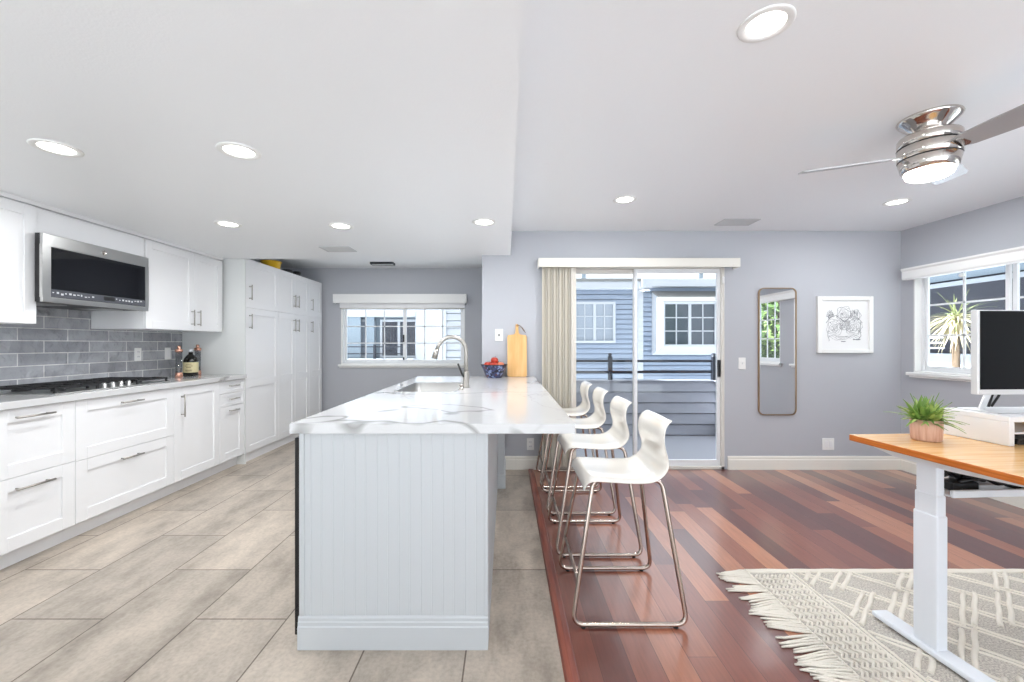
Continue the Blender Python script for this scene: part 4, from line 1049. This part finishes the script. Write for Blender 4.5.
# potted plant
pp = thing('potted_plant', 'spiky green plant in a pale pink pot on the desk', 'plant', (1.845, 1.83, TZ+.0005)); pz = TZ+.0005; px_, py_ = 1.845, 1.83
b = BM(); lathe(b, [(0, pz), (.047, pz), (.051, pz+.006), (.0535, pz+.06), (.0525, pz+.09), (.049, pz+.09), (.047, pz+.08), (0, pz+.078)], px_, py_, 36); obj('pot', b, 'potwood', pp)
def spikes(n, base, L0, L1, w, rnd, up=(.15, 1.25), droop=.35, spread=.04):
    b = BM()
    for k in range(n):
        az = rnd.random()*2*PI; el = rnd.uniform(*up); L = rnd.uniform(L0, L1); s0 = Vector(base)+Vector((rnd.uniform(-spread, spread), rnd.uniform(-spread, spread), 0))
        d = Vector((math.cos(az)*math.cos(el), math.sin(az)*math.cos(el), math.sin(el))); side = d.cross(Vector((0, 0, 1))).normalized()*w
        L_, R_, mid = [], [], []
        for i in range(6):
            t = i/5; p = s0+d*L*t+Vector((0, 0, -droop*L*t*t*math.cos(el))); q = side*math.sin(PI*min(1, .25+.75*t))*(1 if t < 1 else 0.05); nrm = side.cross(d).normalized()*(.12*w)
            L_.append(b.verts.new(p-q)); R_.append(b.verts.new(p+q)); mid.append(b.verts.new(p-nrm*2))
        for i in range(5):
            b.faces.new((L_[i], mid[i], mid[i+1], L_[i+1])); b.faces.new((mid[i], R_[i], R_[i+1], mid[i+1]))
    return b
rnd = random.Random(21)
for i, (dx, dy, n) in enumerate(((-.022, 0, 44), (.022, .008, 44), (0, -.015, 34))):
    obj('foliage', spikes(n, (px_+dx, py_+dy, pz+.082), .08, .15, .009, rnd, (.2, 1.35), .4, .02), 'leafA' if i != 2 else 'leafB', pp, smooth=False)
obj('foliage', spikes(26, (px_-.01, py_, pz+.09), .075, .13, .0055, rnd, (.4, 1.4), .3, .03), 'leafB', pp)

# the whole desk group stands turned a few degrees on the rug
_piv, _ang = Vector((1.73, 1.715, 0)), math.radians(3.5)
for o in list(bpy.data.objects):
    if o.parent is None and o.name.split('.')[0] in ('standing_desk', 'cable_bundle', 'monitor_riser', 'notebook', 'computer_monitor', 'potted_plant'):
        l = o.location-_piv; o.location = (_piv.x+l.x*math.cos(_ang)-l.y*math.sin(_ang), _piv.y+l.x*math.sin(_ang)+l.y*math.cos(_ang), o.location.z); o.rotation_euler = (0, 0, _ang)

# ------------------------------------------------------------------ outside
b = BM(); box(b, -30, 30, -40, 40, -1.7, -1.6)
struct('ground', b, 'ground', 'pale ground outside the windows', 'ground')

b = BM(); box(b, -6, 9, -9, YF-.01, -.14, -.03); struct('bounce_slab', b, 'ground', 'pale unseen slab added behind the room to bounce sunlight onto the ceiling', 'bounce_slab')  # unseen slab, added so sunlight bounces up to the ceiling
# balcony
BY = 5.88
b = BM(); box(b, XP+.125, 4.1, YB+.131, BY+.12, -.12, -.02); struct('balcony_floor', b, 'deck', 'grey balcony floor outside the sliding door', 'floor')
def siding(bm, x0, x1, y, z0, z1, pitch, depth=.012, th=.04):
    n = max(1, round((z1-z0)/pitch)); h = (z1-z0)/n
    prof = [(y+th, z0)]
    for k in range(n):
        g = .014; prof += [(y+th*.4, z0+k*h), (y+th*.4, z0+k*h+g), (y-depth, z0+k*h+g), (y, z0+(k+1)*h)]
    prof += [(y+th, z1)]
    extrude_poly(bm, prof, lambda p: (x0, p[0], p[1]), lambda p: (x1, p[0], p[1]))
    return bm
b = BM(); siding(b, XP+.125, 3.0, BY, -.02, .735, .15, .022, .1); box(b, XP+.125, 3.0, BY-.025, BY+.12, .735, .755, .004); box(b, 2.93, 3.03, YB+.131, BY+.12, -.02, .735); box(b, 2.9, 3.05, YB+.131, BY+.12, .735, .755, .004)
struct('wall_balcony', b, 'balcony', 'low grey siding wall around the balcony', 'wall')
rl = thing('balcony_railing', 'black metal railing with two bars on the balcony wall', 'railing', (1.5, BY+.05, .755))
for z in (.865, 1.02):
    b = BM(); box(b, XP+.13, 2.975, BY+.035, BY+.065, z-.018, z+.018, .003); obj('rail', b, 'railblack', rl)
for x in (.05, 1.47, 2.93):
    b = BM(); box(b, x-.028, x+.028, BY+.022, BY+.078, .7555, 1.07, .003); lathe(b, [(.03, 1.07), (.034, 1.075), (.034, 1.085), (.016, 1.095), (.03, 1.115), (.02, 1.13), (0, 1.134)], x, BY+.05, 16); obj('post', b, 'railblack', rl)

# blue neighbour house
NY = 9.0
nh = thing('neighbour_house', 'pale blue sided house with white trimmed windows beyond the balcony', 'house', (3.5, NY+1, -1.6))
b = BM(); siding(b, .1, 2.83, NY, -1.6, 2.42, .105, .024, .12); obj('siding', b, 'blue', nh)
b = BM(); siding(b, 2.88, 6.2, NY-.03, -1.6, 2.46, .105, .024, .12); obj('siding', b, 'blue', nh)
b = BM(); box(b, 2.80, 2.92, NY-.07, NY+.08, -1.6, 2.46, .004); obj('corner_board', b, 'exwhite', nh)
b = BM(); box(b, .1, 2.83, NY-.22, NY+.1, 2.42, 2.57, .005); box(b, 2.83, 6.25, NY-.28, NY+.1, 2.46, 2.62, .005); obj('fascia', b, 'exwhite', nh)
b = BM(); extrude_poly(b, [(NY-.24, 2.60), (NY+1.6, 2.66), (NY+1.6, 2.72), (NY-.24, 2.66)], lambda p: (.1, p[0], p[1]-.03), lambda p: (6.25, p[0], p[1]-.03)); obj('roof', b, 'shingle', nh)
for x in (1.72, 4.32):
    b = BM(); box(b, x-.05, x+.05, NY+.3, NY+.4, 2.64, 2.95, .004); obj('roof_post', b, 'greyblue', nh)
def ext_window(parent, x0, x1, z0, z1, y, rows, cols, gm, dy=0, fmat='exwhite', t=.05):
    b = BM(); box(b, x0-t, x0, y-.05, y+.02, z0-t, z1+t, .003); box(b, x1, x1+t, y-.05, y+.02, z0-t, z1+t, .003); box(b, x0, x1, y-.05, y+.02, z0-t, z0, .003); box(b, x0, x1, y-.05, y+.02, z1, z1+t, .003)
    xm = (x0+x1)/2; box(b, xm-.03, xm+.03, y-.035, y+.01, z0, z1, .002)
    w = obj('window', b, fmat, parent)
    b = BM()
    for a0, a1 in ((x0, xm-.03), (xm+.03, x1)):
        for k in range(1, cols): u = a0+(a1-a0)*k/cols; box(b, u-.011, u+.011, y-.026, y-.012, z0, z1)
        for k in range(1, rows): v = z0+(z1-z0)*k/rows; box(b, a0, a1, y-.026, y-.012, v-.011, v+.011)
    obj('muntins', b, fmat, w)
    b = BM(); box(b, x0, x1, y-.012, y+.0, z0, z1); obj('pane', b, gm, w)
ext_window(nh, 1.50, 2.28, 1.33, 2.11, NY-.02, 3, 2, 'winGrey')
# tapered bay around the right-hand window
b = BM(); bs = [(3.11, 1.02), (4.62, 1.02), (4.62, 2.385), (3.11, 2.385)]; fr = [(3.185, 1.21), (4.40, 1.21), (4.40, 2.13), (3.185, 2.13)]
A = [b.verts.new((x, NY-.03, z)) for x, z in bs]; B_ = [b.verts.new((x, NY-.42, z)) for x, z in fr]
for i in (0, 1, 3): b.faces.new((A[i], A[(i+1) % 4], B_[(i+1) % 4], B_[i]))
b.faces.new(B_); b.faces.new(A[::-1]); obj('bay_surround', b, 'exwhite', nh)
b = BM(); v = [b.verts.new(p) for p in ((3.09, NY-.03, 2.40), (4.64, NY-.03, 2.40), (4.44, NY-.44, 2.135), (3.20, NY-.44, 2.135))]; v2 = [b.verts.new((p.co.x, p.co.y, p.co.z-.012)) for p in v]
b.faces.new(v); b.faces.new(v2[::-1])
for i in range(4): b.faces.new((v[i], v[(i+1) % 4], v2[(i+1) % 4], v2[i]))
obj('bay_roof', b, 'shingle', nh)
ext_window(nh, 3.225, 4.24, 1.25, 2.07, NY-.44, 3, 2, 'winDark', t=.045)

# white neighbour block seen through the kitchen window
nb = thing('neighbour_block', 'grey and white neighbouring block seen through the kitchen window', 'house', (-2.5, 9.6, -1.6))
b = BM(); box(b, -6.0, -1.98, 9.5, 9.9, -1.6, 3.2); obj('wall', b, 'greyblue', nb)
b = BM(); box(b, -6.0, -1.985, 9.2, 9.5, 1.86, 1.98, .004); obj('eave', b, 'exwhite', nb)
b = BM(); box(b, -6.0, -1.99, 9.3, 9.5, 1.98, 3.0, .004); obj('fascia', b, 'grille', nb)
b = BM(); box(b, -1.98, -1.40, 9.2, 9.6, -1.6, 3.2); obj('white_wall', b, 'exwhite', nb)
b = BM(); box(b, -1.42, -1.30, 9.1, 9.3, -1.6, 3.2, .004); obj('corner_column', b, 'exwhite', nb)
b = BM(); siding(b, -1.30, .08, 9.16, -1.6, 3.2, .16, .03, .2); obj('siding', b, 'exwhite', nb)
b = BM(); box(b, -6.0, -1.99, 9.0, 9.5, .82, .94, .004); obj('ledge', b, 'exwhite', nb)
for x0, x1, gm in ((-2.78, -2.04, 'winDark'), (-4.2, -3.0, 'winGrey')):
    ext_window(nb, x0, x1, 1.0, 1.76, 9.48, 1, 1, gm, t=.05)
b = BM()
box(b, -3.7, -3.22, 9.30, 9.34, .94, 1.86, .004); box(b, -3.12, -2.93, 9.34, 9.38, .94, 1.86, .004)
obj('shade_panel', b, 'greyblue', nb)
b = BM()
for k in range(12): box(b, -2.78+k*.062, -2.74+k*.062, 9.455, 9.46, 1.0, 1.76)
obj('window_blind', b, 'exdark', nb)
b = BM()
for z in (1.05, 1.2): box(b, -6, -1.99, 9.03, 9.06, z-.012, z+.012, .002)
for x in (-5.6, -4.2, -2.83): box(b, x-.025, x+.025, 9.02, 9.07, .94, 1.25, .003)
obj('railing', b, 'railblack', nb)

# view through the right-hand window: dark house, rail fence, yucca
dh = thing('shaded_house', 'dark grey house with a deep white edged porch beyond the right window', 'house', (9.6, 9, -1.6))
b = BM(); box(b, 9.5, 9.9, 2.0, 16, -1.6, 5.0); obj('wall', b, 'exdark', dh)
b = BM(); box(b, 6.9, 9.5, 4.5, 16, 2.62, 2.72, .005); obj('porch_roof', b, 'greyblue', dh)
b = BM(); box(b, 6.86, 6.9, 4.5, 16, 2.60, 2.85, .005); obj('fascia', b, 'exwhite', dh)
b = BM(); box(b, 9.42, 9.5, 4.5, 16, 2.49, 2.58, .004); obj('trim_band', b, 'exwhite', dh)
b = BM(); box(b, 9.3, 9.5, 2.0, 16, -1.6, 1.06, .01); obj('plinth', b, 'exwhite', dh)
fn = thing('rail_fence', 'white rail fence below the yucca outside the right window', 'fence', (7.4, 8.4, -1.6))
for z in (1.19, 1.28, 1.37):
    b = BM(); box(b, 7.38, 7.42, 7.1, 9.9, z-.013, z+.013, .004); obj('rail', b, 'exwhite', fn)
for y in (7.7, 8.8, 9.85):
    b = BM(); box(b, 7.36, 7.44, y-.03, y+.03, -1.6, 1.42, .005); obj('post', b, 'exwhite', fn)
yc = thing('yucca', 'spiky yucca with straw coloured leaves outside the right window', 'plant', (6.1, 5.7, -1.6)); rnd = random.Random(8)
b = BM(); tube(b, [(6.1, 5.7, -1.6), (6.12, 5.7, 0), (6.1, 5.7, 1.6)], [.05, .045, .04], 10); obj('trunk', b, 'bark', yc)
obj('green_leaves', spikes(46, (6.1, 5.7, 1.62), .28, .55, .009, rnd, (-.2, 1.2), .45, .04), 'yuccaA', yc)
obj('dry_leaves', spikes(130, (6.1, 5.7, 1.60), .2, .48, .010, rnd, (-1.45, .6), .5, .06), 'yuccaB', yc)

# leafy tree that shows in the mirror
tr = thing('leafy_tree', 'green leafy tree seen in the tall mirror through the right wall window', 'tree', (6.6, -1.6, -1.6)); rnd = random.Random(4)
b = BM(); tube(b, [(6.6, -1.6, -1.6), (6.65, -1.6, 0), (6.55, -1.7, 1.5), (6.6, -1.6, 3)], [.16, .13, .1, .05], 10); tube(b, [(6.62, -1.6, .6), (6.2, -1.1, 1.6), (6.0, -.8, 2.4)], [.07, .05, .03], 8); tube(b, [(6.6, -1.6, .9), (6.7, -2.4, 1.9)], [.06, .03], 8); obj('trunk', b, 'bark', tr)
for mi_, n in (('treeA', 3600), ('treeB', 2400)):
    b = BM()
    for k in range(n):
        while True:
            p = Vector((rnd.uniform(-1, 1), rnd.uniform(-1, 1), rnd.uniform(-1, 1)))
            if .2 < p.length < 1: break
        q = Vector((6.6+p.x*1.3, -1.6+p.y*1.9, 1.5+p.z*1.9)); s = rnd.uniform(.06, .12)
        r1 = Vector((rnd.gauss(0, 1), rnd.gauss(0, 1), rnd.gauss(0, 1))).normalized(); r2 = r1.orthogonal().normalized()
        v = [b.verts.new(q+r1*s), b.verts.new(q+r2*s*.45), b.verts.new(q-r1*s), b.verts.new(q-r2*s*.45)]; b.faces.new(v)
    o = obj('foliage', b, mi_, tr); o['kind'] = 'stuff'
